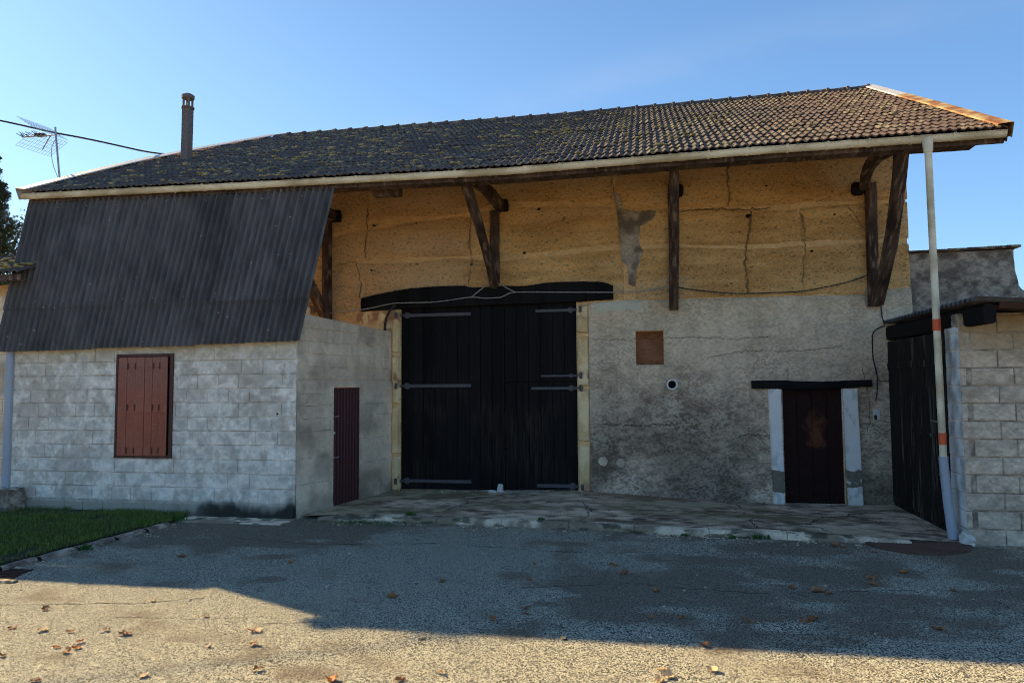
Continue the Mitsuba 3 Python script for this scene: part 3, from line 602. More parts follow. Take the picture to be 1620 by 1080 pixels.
# the black beam over the big door
lo_ = [(-4.886, 3.107), (-4.5, 3.12), (-4.12, 3.131), (-2.552, 3.153), (-1.16, 3.166), (-0.848, 3.178), (-0.517, 3.189)]
hi_ = [(-4.911, 3.331), (-4.583, 3.399), (-4.006, 3.48), (-3.438, 3.50), (-3.047, 3.495), (-2.914, 3.46), (-2.605, 3.455), (-2.332, 3.474), (-2.1, 3.45), (-1.953, 3.456), (-1.707, 3.49), (-1.472, 3.504), (-1.1, 3.50), (-0.74, 3.485), (-0.616, 3.453), (-0.534, 3.41)]
def slab(lo, hi, d0, d1, step=0.05, bev=0.015, seed=1, amp=0.01):
    lo, hi = np.array(lo), np.array(hi)
    x = lines(max(lo[0, 0], hi[0, 0]), min(lo[-1, 0], hi[-1, 0]), step)
    zl, zh = np.interp(x, lo[:, 0], lo[:, 1]), np.interp(x, hi[:, 0], hi[:, 1]) + amp * nz(x, 3.3, s=9, seed=seed)
    rows = [(zl + bev * .2, d0), (zl, d1 - bev), (zl + bev, d1), (zl + (zh - zl) * .5, d1 + .004), (zh - bev, d1), (zh, d1 - bev), (zh, d0)]
    v = np.concatenate([FW(x, z, d + (0.012 * nz(x, z, s=5, seed=seed + 3) if i in (2, 3, 4) else 0)) for i, (z, d) in enumerate(rows)])
    n = len(x); m = MB().add(v, [[i * n + j, i * n + j + 1, (i + 1) * n + j + 1, (i + 1) * n + j] for i in range(6) for j in range(n - 1)])
    for e in (0, n - 1): m.add(np.array([v[i * n + e] for i in range(7)]), [[0, 1, 2], [0, 2, 4], [2, 3, 4], [0, 4, 6], [4, 5, 6]])
    return m
put(barn, 'lintel', slab(lo_, hi_, -0.1, 0.085), 'm_tar', smooth=40, label='long black beam bowed over the big door')
put(barn, 'lintel', slab([(1.585, 1.724), (2.28, 1.705), (2.631, 1.707), (2.997, 1.725), (3.333, 1.746)], [(1.587, 1.848), (2.042, 1.849), (2.284, 1.832), (2.635, 1.824), (3.001, 1.841), (3.335, 1.848)], -0.05, 0.10, seed=5, amp=0.004), 'm_tar', smooth=40, label='black beam over the small door')
# white pillars and the small door
for x0, x1, x2, x3 in ((1.817, 2.040, 2.053, 1.856), (2.912, 3.148, 3.176, 2.930)):
    us_, vs_ = np.linspace(0, 1, 9), lines(-0.10, 1.716, 0.05)
    A, B = np.meshgrid(us_, vs_, indexing='ij'); t = (1.716 - B) / 1.8
    xa, xb = x0 + (x3 - x0) * t, x1 + (x2 - x1) * t
    e = (A < 0.01) | (A > 0.99)
    put(barn, 'pillar', (FW(xa + A * (xb - xa) + 0.008 * nz(B, A * 0 + x0, s=5), B, np.where(e, 0.0, 0.085) + 0.008 * nz(A, B, s=6, seed=2)).reshape(-1, 3), grid_faces(9, len(vs_))), 'm_pillar', smooth=60, label='whitewashed pillar, chipped near the foot, %s of the small door' % ('left' if x0 < 2.5 else 'right'))
sd = put(barn, 'small_door', MB().box([2.0, YW + 0.06, -0.2], [2.97, YW + 0.10, 1.74]), 'm_ironred', label='dark brown door with a scraped rusty patch')
for i in range(4): put(sd, 'board', MB().box([2.045 + i * 0.219 + .003, YW + 0.045, -0.035], [2.045 + (i + 1) * 0.219 - .003, YW + 0.0605, 1.735], 0.004), 'm_ironred')

# the big tarred door: two leaves, the right one with a wicket door in it
for li, (x0, x1, n) in enumerate(((-4.19, -2.385, 9), (-2.370, -1.15, 6))):
    lf = put(barn, 'door_leaf', MB().box([x0, YW + 0.075, 0.06], [x1, YW + 0.11, 3.25]), 'm_tar', label='left black leaf of the big door' if li == 0 else 'right black leaf with a wicket door')
    bw = (x1 - x0) / n
    for i in range(n):
        a, b = x0 + i * bw + 0.002, x0 + (i + 1) * bw - 0.002
        segs = [(0.055, 3.24)] if li == 0 else [(0.06, 1.852), (1.864, 3.24)]
        for za, zb in segs: put(lf, 'plank', MB().box([a, YW + 0.045 + rng.uniform(-.003, .003), za + rng.uniform(-.006, .006)], [b, YW + 0.078, zb], 0.006), 'm_tar')
    hx = -4.19 if li == 0 else -1.135
    hs_ = [(3.025, 1.24, 0.058), (1.805, 1.24, 0.058), (0.190, 1.24, 0.058)] if li == 0 else [(3.043, 0.70, 0.050), (1.955, 0.62, 0.036), (1.750, 0.78, 0.050), (0.150, 0.70, 0.060)]
    for hz, L, w in hs_:
        s = 1 if li == 0 else -1
        h = MB(); yb = YW + 0.045
        xa, xb = hx + s * 0.03, hx + s * L
        h.box([min(xa, xb), yb - 0.014, hz - w / 2], [max(xa, xb), yb, hz + w / 2 - 0.002], 0.004)
        h.tm(trimesh.creation.cylinder(w * 0.95, 0.024, sections=20).apply_transform(trimesh.transformations.rotation_matrix(math.pi / 2, [1, 0, 0])).apply_translation([hx + s * 0.11, yb - 0.010, hz]))
        for q in range(4): h.tm(trimesh.creation.icosphere(1, 0.009).apply_translation([hx + s * (0.25 + q * (L - 0.32) / 3), yb - 0.014, hz]))
        h.box([hx - s * 0.085, yb - 0.13, hz - 0.052], [hx - s * 0.035, yb - 0.075, hz + 0.052], 0.012)
        h.box([min(hx - s * 0.06, hx + s * 0.06), yb - 0.075, hz - 0.018], [max(hx - s * 0.06, hx + s * 0.06), yb - 0.01, hz + 0.018], 0.006)
        put(lf, 'hinge', h, 'm_iron', smooth=35)
    if li == 1:
        put(lf, 'latch', MB().box([-2.335, YW + 0.03, 1.45], [-2.18, YW + 0.045, 1.80], 0.005).box([-2.26, YW + 0.018, 1.47], [-2.245, YW + 0.03, 1.52]), 'm_tar')
    else:
        put(lf, 'cover_strip', MB().box([-2.415, YW + 0.028, 0.06], [-2.372, YW + 0.045, 3.24], 0.005), 'm_tar')
        put(lf, 'batten', MB().box([-3.6, YW + 0.036, 0.905], [-2.42, YW + 0.046, 0.918], 0.003), 'm_oldboard')
put(barn, 'sill', MB().box([-4.19, YW - 0.02, -0.05], [-1.14, YW + 0.35, 0.052], 0.01), 'm_apron')

# timber brackets that carry the eaves
def bracket(x, zt, zb, strut, arm=None, w=0.14, seed=0):
    b = put(barn, 'bracket', hewn([x[0], YW - 0.07, zb], [x[1], YW - 0.07, zt], w, w, rough=0.010, seed=seed), 'm_timber', smooth=45)
    put(b, 'strut', hewn(*strut[:2], strut[2], strut[2], bow=strut[3], rough=0.014, seed=seed + 1, taper=strut[4]), 'm_timber', smooth=45)
    if arm: put(b, 'arm', hewn(*arm[:2], arm[2], arm[2] * 1.15, bow=arm[3], rough=0.014, seed=seed + 2, taper=0.85), 'm_timber', smooth=45)
    return b
bracket((-2.50, -2.50), 4.75, 3.50, ([-2.50, 11.64, 3.46], [-2.53, 9.78, 4.72], 0.125, (0.02, 0, 0.03), 1.15), ([-2.40, 11.85, 4.82], [-2.49, 9.75, 4.80], 0.165, (0.02, 0, 0.05)), w=0.15, seed=40)
bracket((3.40, 3.42), 4.86, 2.96, ([3.43, 11.60, 3.02], [3.26, 9.80, 4.80], 0.165, (0.05, 0, -0.02), 1.0), ([3.37, 11.85, 4.80], [3.22, 9.72, 4.82], 0.15, (-0.10, 0, 0.13)), w=0.16, seed=50)
bracket((0.43, 0.45), 5.02, 2.99, ([0.425, 11.60, 3.02], [0.405, 9.78, 4.78], 0.13, (0.01, 0, 0.0), 0.95), ([0.46, 11.85, 4.98], [0.41, 9.72, 4.86], 0.13, (0, 0, 0.03)), w=0.15, seed=60)
bracket((-5.52, -5.54), 4.85, 2.60, ([-5.52, 11.62, 3.02], [-5.66, 9.80, 4.72], 0.16, (0, 0, 0.0), 1.0), ([-5.42, 11.85, 4.80], [-5.6, 9.72, 4.80], 0.16, (0, 0, 0.05)), w=0.15, seed=70)
for x, z in ((-2.36, 4.84), (0.52, 4.93), (3.25, 4.80), (-5.38, 4.82)):
    put(barn, 'beam_end', hewn([x - .02, YW + .05, z - .02], [x + .01, YW - 0.085, z], 0.19, 0.20, rough=0.02, seed=int(x * 10 + 90), n=6), 'm_oldboard', smooth=50)
put(barn, 'beam_end', MB().box([-3.98, 9.9, 4.62], [-3.55, 10.05, 4.82], 0.02), 'm_timber')
# eaves plate, soffit boards
EZ = lambda x: np.interp(x, [-9.7, -5.7, -1.87, 1.46, 4.4], [4.865, 4.808, 4.772, 4.831, 4.843])
xs_ = lines(-9.55, 4.06, 0.4); v = []
for x in xs_:
    z0 = EZ(x) - 0.105
    v += [[x, 9.66, z0], [x, 9.66, z0 + 0.15], [x, 9.84, z0 + 0.15], [x, 9.84, z0]]
n = len(xs_)
m = MB().add(v, [[i * 4 + j, i * 4 + (j + 1) % 4, i * 4 + 4 + (j + 1) % 4, i * 4 + 4 + j] for i in range(n - 1) for j in range(4)]).add(v[-4:], [[0, 1, 2, 3]]).add(v[:4], [[0, 1, 2, 3]])
put(barn, 'eaves_plate', m, 'm_timber')

# ------------------------------------------------------------------ the barn's roof
RZ = lambda x: np.interp(x, [-8.3, -1.8, 4.4], [7.40, 7.37, 7.44])
XR = 4.33
XL = lambda t: -9.62 + 1.42 * t - 0.16 * np.sin(np.pi * np.clip(t, 0, 1))
def roofp(x, t, d=0.0):
    """A point of the front slope: t from 0 at the eave to 1 at the ridge, d above it."""
    x, t, d = np.broadcast_arrays(np.asarray(x, float), np.asarray(t, float), np.asarray(d, float))
    z = EZ(x) + 0.025 + t * (RZ(x) - EZ(x) - 0.025) + 0.05 * np.sin(np.pi * t) * nz(x * 0.35, t, s=1.3, seed=80) + 0.05 * np.sin(np.pi * t) * np.clip((-6.5 - x) / 3, 0, 1)
    return np.stack([x, 9.47 + t * 5.03 - 0.45 * d, z + 0.89 * d], -1)
tt = np.linspace(0.0, 1, 12); xs_ = np.linspace(0, 1, 40)
A, B = np.meshgrid(xs_, tt, indexing='ij'); Xb = XL(B) + A * (XR - XL(B))
rk = put(barn, 'roof', MB().add(roofp(Xb, B, -0.022).reshape(-1, 3), grid_faces(40, 12)).add([[-8.2, 14.5, 7.38], [4.33, 14.5, 7.40], [4.33, 19.0, 5.1], [-8.6, 19.0, 5.1]], [[0, 1, 2, 3]]), 'm_timber', label='low-pitched roof of brown double-roll tiles grown with moss')
prof_u = np.linspace(0, 1, 13)
hump = 0.023 * np.clip(np.sin(2 * np.pi * (2 * prof_u - 0.25)) * 0.5 + 0.5, 0, 1) ** 1.2
ROWS, TW = 20, 0.2
tl = []
for r_ in range(ROWS):
    t0 = r_ / ROWS - 0.006; t1 = t0 + 1.18 / ROWS
    off = 0.5 * TW * (r_ % 2) * 0
    x = XR - TW + off
    while x > XL(max(t0, 0)) - 0.06:
        tl.append((x + rng.normal() * 0.004, t0 + rng.normal() * 0.0015 - (0.010 * rng.uniform() if rng.uniform() < .05 else 0), t1, rng.normal() * 0.003, r_)); x -= TW
def tile(x, t0, t1, dz, r_):
    xx = x + prof_u * TW * 1.01
    tw = rng.normal() * 0.003
    rows = [roofp(xx, t0, hump + 0.012 + dz), roofp(xx, t0, hump + 0.029 + dz), roofp(xx, t0 + (t1 - t0) * .5, hump + 0.020 + dz + tw), roofp(xx, t1, hump + 0.004)]
    return np.concatenate(rows), np.array([[i * 13 + j, i * 13 + j + 1, (i + 1) * 13 + j + 1, (i + 1) * 13 + j] for i in range(3) for j in range(12)])
near = sorted(range(len(tl)), key=lambda i: (tl[i][0] - 1.5) ** 2 * 0.0 + np.hypot(tl[i][0] - 0.5, 9.5 + tl[i][1] * 5) )
big = set(sorted(range(len(tl)), key=lambda i: np.linalg.norm(roofp(tl[i][0], tl[i][1]) - EYE))[:300])
rest = MB()
for i, q in enumerate(tl):
    if q[0] < XL(max(q[1], 0)) + 0.0: continue
    v, f = tile(*q)
    if i in big: put(rk, 'tile', MB().add(v, f), 'm_tile', smooth=40)
    else: rest.add(v, f)
put(rk, 'tile_field', rest, 'm_tile', smooth=40, kind='stuff')
# moss cushions lodged on the tiles
ms = MB()
for _ in range(620):
    t = rng.uniform(0.02, 0.96); x = rng.uniform(-9.0, 4.0)
    if x < XL(t) + 0.1: continue
    pmoss = np.interp(x, [-9, -5, -1, 2, 4.2], [1.0, 1.0, 0.95, 0.35, 0.14]) * (1.0 if t < .65 else .55)
    if rng.uniform() > pmoss: continue
    for q in range(rng.integers(1, 4)):
        r0 = rng.uniform(0.014, 0.038); c = roofp(x + rng.normal() * .05, t + rng.normal() * .004, 0.035)
        b = trimesh.creation.icosphere(1, r0); b.vertices *= (1 + 0.5 * nz(*(b.vertices.T * 40 + x), s=1.0)[:, None]); b.apply_scale([1.3, 1.0, 0.55]); ms.tm(b.apply_translation(c))
put(rk, 'moss', ms, 'm_moss', smooth=True, kind='stuff', label='yellow-green cushions of moss on the tiles')
# ridge tiles: half-round caps, each with a raised collar
x = 4.30
while x > -8.05:
    a, b = x - 0.365, x; th = np.linspace(-0.15, np.pi + 0.15, 13); m = MB()
    ring = lambda xx, r: np.stack([np.full(13, xx), 14.5 + r * 1.15 * np.cos(th), RZ(xx) - 0.015 + r * np.sin(th)], 1)
    secs = [(a - .03, .085), (b - .075, .098), (b - .07, .112), (b - .02, .115), (b - .012, .10)]
    vv = np.concatenate([ring(s, r) for s, r in secs])
    put(rk, 'ridge_tile', m.add(vv, [[i * 13 + j, i * 13 + j + 1, i * 13 + 14 + j, i * 13 + 13 + j] for i in range(4) for j in range(12)]).add(np.vstack([vv[:13], [[a - .03, 14.5, RZ(a) - .02]]]), [[j, j + 1, 13] for j in range(12)]).add(np.vstack([vv[-13:], [[b - .012, 14.5, RZ(b) - .02]]]), [[j, j + 1, 13] for j in range(12)]), 'm_tile', smooth=40)
    x -= 0.365
# metal verge flashings
def verge(ta, tb, right=True):
    n = 8; t = np.linspace(ta, tb, n); s = 1 if right else -1
    ex = np.full(n, XR) if right else XL(t)
    prof = [(-0.135 * s, 0.058), (-0.12 * s, 0.072), (0.03 * s, 0.088), (0.045 * s, 0.078), (0.05 * s, -0.10)]
    v = np.concatenate([roofp(ex + dx, t, d) for dx, d in prof])
    return MB().add(v, [[i * n + j, i * n + j + 1, (i + 1) * n + j + 1, (i + 1) * n + j] for i in range(4) for j in range(n - 1)])
for a, b in ((0.66, 0.83), (0.825, 1.01)): put(rk, 'verge_flashing', verge(a, b), 'm_zinc', smooth=30, label='pale metal flashing on the right-hand verge')
for a, b in ((-0.012, 0.33), (0.325, 0.662)): put(rk, 'verge_flashing', verge(a, b), 'm_rustflash', smooth=30, label='rusty orange flashing on the right-hand verge')
for a, b in ((-0.012, 0.34), (0.335, 0.67), (0.665, 1.0)): put(rk, 'verge_flashing', verge(a, b, False), 'm_zinc', smooth=30, label='pale metal flashing on the left-hand verge')
put(rk, 'verge_board', MB().add(np.concatenate([roofp(np.full(8, XR + 0.03), np.linspace(0, 1, 8), d) for d in (0.05, -0.16)]), [[j, j + 1, 9 + j, 8 + j] for j in range(7)]).box([4.10, 9.50, 4.775], [4.36, 9.53, 4.90]), 'm_timber')
fx = lines(-9.6, 4.34, 0.35)
put(rk, 'fascia', MB().add(np.concatenate([np.stack([fx, 0 * fx + 9.565, EZ(fx) + d], 1) for d in (0.02, -0.12)] + [np.stack([fx, 0 * fx + 9.60, EZ(fx) - 0.12], 1)]), [[i * len(fx) + j, i * len(fx) + j + 1, (i + 1) * len(fx) + j + 1, (i + 1) * len(fx) + j] for i in range(2) for j in range(len(fx) - 1)]), 'm_timber')

# gutter with its hooks, and the fall pipe
gt = None
gx = [-9.66, -7.6, -5.6, -3.6, -1.55, 0.5, 1.42, 2.5, 3.42, 4.33]
th = np.linspace(np.pi, 2 * np.pi, 11)
gp = np.array([(9.555, 0.010), (9.555, 0.0)] + [(9.50 + 0.056 * math.cos(-t), -0.004 + 0.074 * math.sin(t)) for t in th[::-1]] + [(9.438, 0.004), (9.432, -0.004), (9.437, -0.010)])
def sweep(xs__, prof, scale=1.0):
    n = len(prof); c = prof.mean(0)
    v = np.concatenate([np.stack([np.full(n, x), c[0] + (prof[:, 0] - c[0]) * scale, EZ(x) + c[1] + (prof[:, 1] - c[1]) * scale], 1) for x in xs__])
    return v, [[i * n + j, i * n + j + 1, (i + 1) * n + j + 1, (i + 1) * n + j] for i in range(len(xs__) - 1) for j in range(n - 1)]
gt = put(barn, 'gutter', MB().add(*sweep(lines(-9.66, 4.33, 0.2), gp)), 'm_pvc', smooth=40, label='long sand-coloured plastic gutter under the tiles')
for e in (-9.66, 4.33):
    put(gt, 'end_cap', MB().add(np.stack([np.full(len(gp), e), gp[:, 0], EZ(e) + gp[:, 1]], 1), [[0, j, j + 1] for j in range(1, len(gp) - 1)]), 'm_pvc')
x = -9.4
while x < 4.2:
    v, f = sweep([x - 0.017, x + 0.017], gp[1:], 1.16); put(gt, 'hook', MB().add(v, f), 'm_pvc', smooth=40); x += 0.487
for x in gx[1:-1]:
    v, f = sweep([x - 0.06, x + 0.06], gp[2:], 1.08); put(gt, 'sleeve', MB().add(v, f), 'm_pvc', smooth=40)
PX, PY = 3.43, 9.37
fp = put(barn, 'downpipe', MB().tube([[PX + 0.012, 9.445, 4.74], [PX + 0.010, 9.44, 4.55], [PX + 0.008, 9.43, 4.0], [PX + 0.004, 9.40, 2.6], [PX + 0.003, PY, 0.9]], 0.041, 16), 'm_pvc', smooth=50, label='sand-coloured fall pipe with two orange bands')
put(fp, 'outlet', MB().tube([[PX + 0.012, 9.46, 4.80], [PX + 0.012, 9.45, 4.70], [PX + 0.012, 9.445, 4.63], [PX + 0.012, 9.444, 4.62]], [0.062, 0.058, 0.052, 0.043], 16), 'm_pvc', smooth=50)
put(fp, 'band', MB().tube([[PX + .004, 9.399, 2.56], [PX + .004, 9.396, 2.42]], 0.046, 16), 'm_orange', smooth=50)
put(fp, 'band', MB().tube([[PX + .003, PY, 1.20], [PX + .003, PY, 1.06]], 0.0435, 16), 'm_orange', smooth=50)
put(fp, 'shoe', MB().tube([[PX + .003, PY, 0.92], [PX + .003, PY, 0.86], [PX + .02, PY - 0.03, 0.4], [PX + 0.045, PY - 0.07, -0.03]], [0.052, 0.050, 0.053, 0.056], 16), 'm_bluepvc', smooth=50, label='grey-blue bottom length of the fall pipe')
put(fp, 'clamp', MB().tube([[PX + .005, PY - .004, 0.72], [PX + .006, PY - .005, 0.70]], 0.056, 16), 'm_steel', smooth=50)

# flue on the roof
ck = put(barn, 'chimney', MB().tube([[-8.335, 11.66, 5.75], [-8.325, 11.66, 7.02]], 0.100, 4), 'm_flue', label='slim square flue with a capped cowl')
cw = MB()
for z0, z1, r in ((6.98, 7.01, .118), (7.17, 7.23, .115)): cw.tube([[-8.325, 11.66, z0], [-8.325, 11.66, z1]], r, 8)
cw.tube([[-8.325, 11.66, 7.225], [-8.325, 11.66, 7.255]], [.12, .08], 8)
for a in range(4):
    an = math.pi / 4 + a * math.pi / 2; cx, cy = -8.325 + .075 * math.cos(an), 11.66 + .075 * math.sin(an); cw.tube([[cx, cy, 7.0], [cx, cy, 7.2]], .022, 5)
put(ck, 'cowl', cw, 'm_flue', smooth=40)

# ------------------------------------------------------------------ the annex on the left
annex = thing('annex', 'whitewashed cinder-block annex under dark corrugated sheets, left of the barn door', 'annex')
AF = Frame([0, 9.47, 0], [1, 0, 0], [0, -1, 0])
AX0, AX1 = -9.67, -4.935
WIN = (-7.845, -6.90, 0.80, 2.308)
wall_a = put(annex, 'front_wall', MB().prism(sg.box(AX0, -0.2, AX1, 2.56).difference(sg.box(WIN[0], WIN[2], WIN[1], WIN[3])), 9.474, 9.67), 'm_white', label='front wall of whitewashed blocks with flaking paint')
def courses(parent, fr, u0, u1, zs, L, holes, mat, start, proud=0.008, bev=0.008, top=None, thick=0.05, fill=0.0):
    for i, (z0, z1) in enumerate(zip(zs, zs[1:])):
        u = u0 - (start[i % len(start)])
        while u < u1 - 0.02:
            jit = rng.uniform(-0.015, 0.015)
            a, b = max(u, u0), min(u + L + jit, u1)
            cut = [(a, b)]
            for h0, h1, hz0, hz1 in holes:
                if z1 > hz0 + 0.03 and z0 < hz1 - 0.03:
                    cut = [s for p, q in cut for s in ((p, min(q, h0)), (max(p, h1), q)) if s[1] - s[0] > 0.03]
            for p, q in cut:
                if q - p < 0.03: continue
                zz0, zz1 = z0 + 0.005, z1 - 0.005
                for h0, h1, hz0, hz1 in holes:
                    if q > h0 + 0.02 and p < h1 - 0.02:
                        if zz0 < hz1 < zz1: zz0 = hz1
                        if zz0 < hz0 < zz1: zz1 = hz0
                if zz1 - zz0 < 0.03: continue
                tops = None
                if top is not None:
                    ta, tb = min(zz1, top(p) - .004), min(zz1, top(q) - .004)
                    if min(ta, tb) - zz0 < 0.03: continue
                    tops = (ta, tb)
                ga, gb, gc = (0.0045 if rng.uniform() > fill else -0.002 for _ in range(3))
                put(parent, 'block', block_mesh(fr, p + (ga if p > u0 + .01 else 0), q - (gb if q < u1 - .01 else 0), zz0 - (0.005 - gc), zz1, proud + rng.uniform(-.002, .002), bev, thick, tops), mat)
            u += L + jit
za = [-0.06, 0.145] + [0.145 + 0.2055 * k for k in range(1, 11)] + [2.56]
courses(wall_a, AF, AX0, AX1, za, 0.335, [WIN], 'm_white', (0.05, 0.20, 0.02, 0.17, 0.08, 0.24), proud=0.013, bev=0.006, fill=0.40)
put(wall_a, 'hole', MB().box([-9.02, 9.455, 0.585], [-8.86, 9.47, 0.61], 0.003), 'm_dark')
put(wall_a, 'hole', MB().tm(trimesh.creation.icosphere(1, 0.018).apply_translation([-5.22, 9.462, 1.42])), 'm_dark')
pk = put(annex, 'foot_plaster', (lambda A, B: (AF(A, B, 0.014 + 0.045 * np.clip((0.13 - B) / 0.2, 0, 1) + 0.02 * nz(A, B, s=5, seed=41)).reshape(-1, 3), grid_faces(*A.shape)))(*np.meshgrid(lines(-6.75, -4.95, 0.04), lines(-0.08, 0.155, 0.03), indexing='ij')), 'm_white', smooth=True, label='plastered foot of the wall, black with mould')
# window with closed steel shutters
wk = put(annex, 'window', MB().box([WIN[0], 9.56, WIN[2]], [WIN[1], 9.66, WIN[3]]), 'm_dark', label='window closed by red-brown folding shutters')
fm = MB()
for a, b in (([WIN[0] - 0.005, 9.432, WIN[2] - 0.03], [WIN[0] + 0.028, 9.56, WIN[3]]), ([WIN[1] - 0.042, 9.432, WIN[2] - 0.03], [WIN[1] + 0.008, 9.56, WIN[3]]), ([WIN[0] + .028, 9.434, WIN[3] - 0.04], [WIN[1] - .042, 9.56, WIN[3] + .002]), ([WIN[0] + .028, 9.430, WIN[2] - 0.03], [WIN[1] - .042, 9.56, WIN[2] - 0.004])): fm.box(a, b, 0.004)
put(wk, 'frame', fm, 'm_frame')
xm = -7.365
for x0, x1 in ((WIN[0] + .032, xm - .003), (xm + .003, WIN[1] - .085)):
    sh = MB(); n = 3; w = (x1 - x0) / n
    for i in range(n): sh.box([x0 + i * w + .002, 9.438 + 0.004 * (i % 2), WIN[2]], [x0 + (i + 1) * w - .002, 9.456, WIN[3] - 0.045], 0.003)
    for i in range(n):
        for q in range(31):
            z = 0.93 + q * 0.039
            if abs(z - 1.5) < 0.03: continue
            sh.box([x0 + i * w + w * .2, 9.430 + 0.004 * (i % 2), z], [x0 + i * w + w * .8, 9.440 + 0.004 * (i % 2), z + 0.014], 0.003)
    put(wk, 'shutter', sh, 'm_shutter')
    for z in (0.88, 1.515, 2.13):
        for i in (0.38, 0.66): put(wk, 'shutter_hinge', MB().box([x0 + (x1 - x0) * i - .008, 9.425, z - .045], [x0 + (x1 - x0) * i + .008, 9.437, z + .045], 0.003), 'm_frame')
put(wk, 'side_gap', MB().box([WIN[1] - .085, 9.47, WIN[2]], [WIN[1] - .042, 9.55, WIN[3] - .04]), 'm_dark')
put(annex, 'corner_pipe', MB().box([-9.785, 9.40, 0.22], [-9.668, 9.50, 2.44], 0.02), 'm_bluepvc', label='flat grey-blue drain pipe on the annex corner')
# side wall, at a skew to the barn
A0, A1 = np.array([AX1, 9.47]), np.array([-4.345, 11.75])
du = (A1 - A0) / np.linalg.norm(A1 - A0); SL = float(np.linalg.norm(A1 - A0))
SF = Frame([*A0, 0], [*du, 0], [du[1], -du[0], 0])
stop = lambda u: np.interp(u, [0, 0.19, 2.245, SL], [2.87, 2.86, 2.745, 2.74])
SD = (0.805, 1.475, -0.06, 1.79)
pv = [SF(a, b, -d).tolist() for d in (0.004, 0.18) for a, b in ((0, -.2), (SD[0], -.2), (SD[0], SD[3]), (SD[1], SD[3]), (SD[1], -.2), (SL, -.2), (SL, stop(SL)), (SD[1], stop(SD[1])), (SD[0], stop(SD[0])), (0, stop(0)))]
q = [[0, 1, 2, 9], [2, 8, 9, 9], [2, 3, 7, 8], [3, 4, 5, 6], [3, 6, 7, 7]]
q = [[0, 1, 2, 9], [9, 2, 8, 8], [2, 3, 7, 8], [3, 6, 7, 7], [3, 4, 5, 6]]
allq = q + [[a + 10 for a in r] for r in q] + [[i, (i + 1) % 10, (i + 1) % 10 + 10, i + 10] for i in range(10)]
wall_s = put(annex, 'side_wall', MB().add(pv, allq), 'm_grey', label='grey block side wall, roughcast below, with a maroon door')
zs_ = [1.905 + 0.188 * k for k in range(0, 7)]
courses(wall_s, SF, 0.0, SL - 0.03, zs_, 0.335, [], 'm_grey', (0.05, 0.20, 0.12), top=stop, proud=0.011, bev=0.007, fill=0.12)
us = lines(0, SL - 0.01, 0.045, SD[0], SD[1]); vs = lines(-0.1, 1.905, 0.045, SD[3])
A, B = np.meshgrid(us, vs, indexing='ij'); uc, vc = (us[:-1] + us[1:]) / 2, (vs[:-1] + vs[1:]) / 2
keep = np.ones((len(us) - 1, len(vs) - 1), bool); keep[np.ix_((uc > SD[0]) & (uc < SD[1]), vc < SD[3])] = False
D = 0.010 + 0.014 * nz(A, B, s=1.6, seed=45) + 0.010 * nz(A, B * 1.5, s=7, seed=46) + 0.03 * np.clip((0.06 - B) / .15, 0, 1)
D = np.where(B > 1.88, -0.002, D)
put(wall_s, 'roughcast', (SF(A, B, D).reshape(-1, 3), grid_faces(len(us), len(vs), keep)), 'm_grey', smooth=True)
for n, (z, a, b) in enumerate(((1.70, .05, .62), (1.52, .02, .78), (1.34, .1, .7), (1.15, .02, .76), (0.77, .05, .74), (0.40, .05, .70), (1.52, 1.52, 2.2), (1.34, 1.6, 2.3), (0.96, 1.55, 2.1), (0.58, 1.6, 2.25))):
    u = np.linspace(a, b, 24); vv_ = z + .004 * rng.normal(size=24); hw = .005 * rng.uniform(.2, 1, 24)
    d_ = 0.0125 + 0.014 * nz(u, vv_, s=1.6, seed=45) + 0.010 * nz(u, vv_ * 1.5, s=7, seed=46)
    put(wall_s, 'joint', MB().add(np.concatenate([SF(u, vv_ + hw, d_), SF(u, vv_ - hw, d_)]), [[i, i + 1, 25 + i, 24 + i] for i in range(23)]), 'm_rubble')
rv = MB()
for a, b in (((SD[0], -.06), (SD[0], SD[3])), ((SD[0], SD[3]), (SD[1], SD[3])), ((SD[1], SD[3]), (SD[1], -.06))):
    rv.add(np.array([SF(*a, 0.012), SF(*b, 0.012), SF(*b, -0.06), SF(*a, -0.06)]), [[0, 1, 2, 3]])
put(wall_s, 'door_reveal', rv, 'm_grey')
cu = np.linspace(SD[0], SD[1], 97); cd = 0.010 * np.sin((cu - SD[0]) / (SD[1] - SD[0]) * 2 * np.pi * 9)
cd = np.sign(cd) * np.minimum(abs(cd) * 1.7, 0.009) - 0.02
m = MB().add(np.concatenate([SF(cu, zz, cd) for zz in (-0.03, 1.785)]), [[j, j + 1, 98 + j, 97 + j] for j in range(96)])
dk = put(annex, 'side_door', m, 'm_maroon', smooth=35, label='narrow maroon corrugated metal door')
hm = MB()
for z in (1.34, 0.72): hm.tube([SF(SD[0] + .03, z, 0.0), SF(SD[0] + .12, z + .01, 0.02)], 0.010, 6)
put(dk, 'handle', hm, 'm_steel')
put(dk, 'latch', MB().tm(trimesh.creation.icosphere(1, 0.02).apply_translation(SF(SD[0] - .01, 1.10, 0.03))), 'm_limewhite')
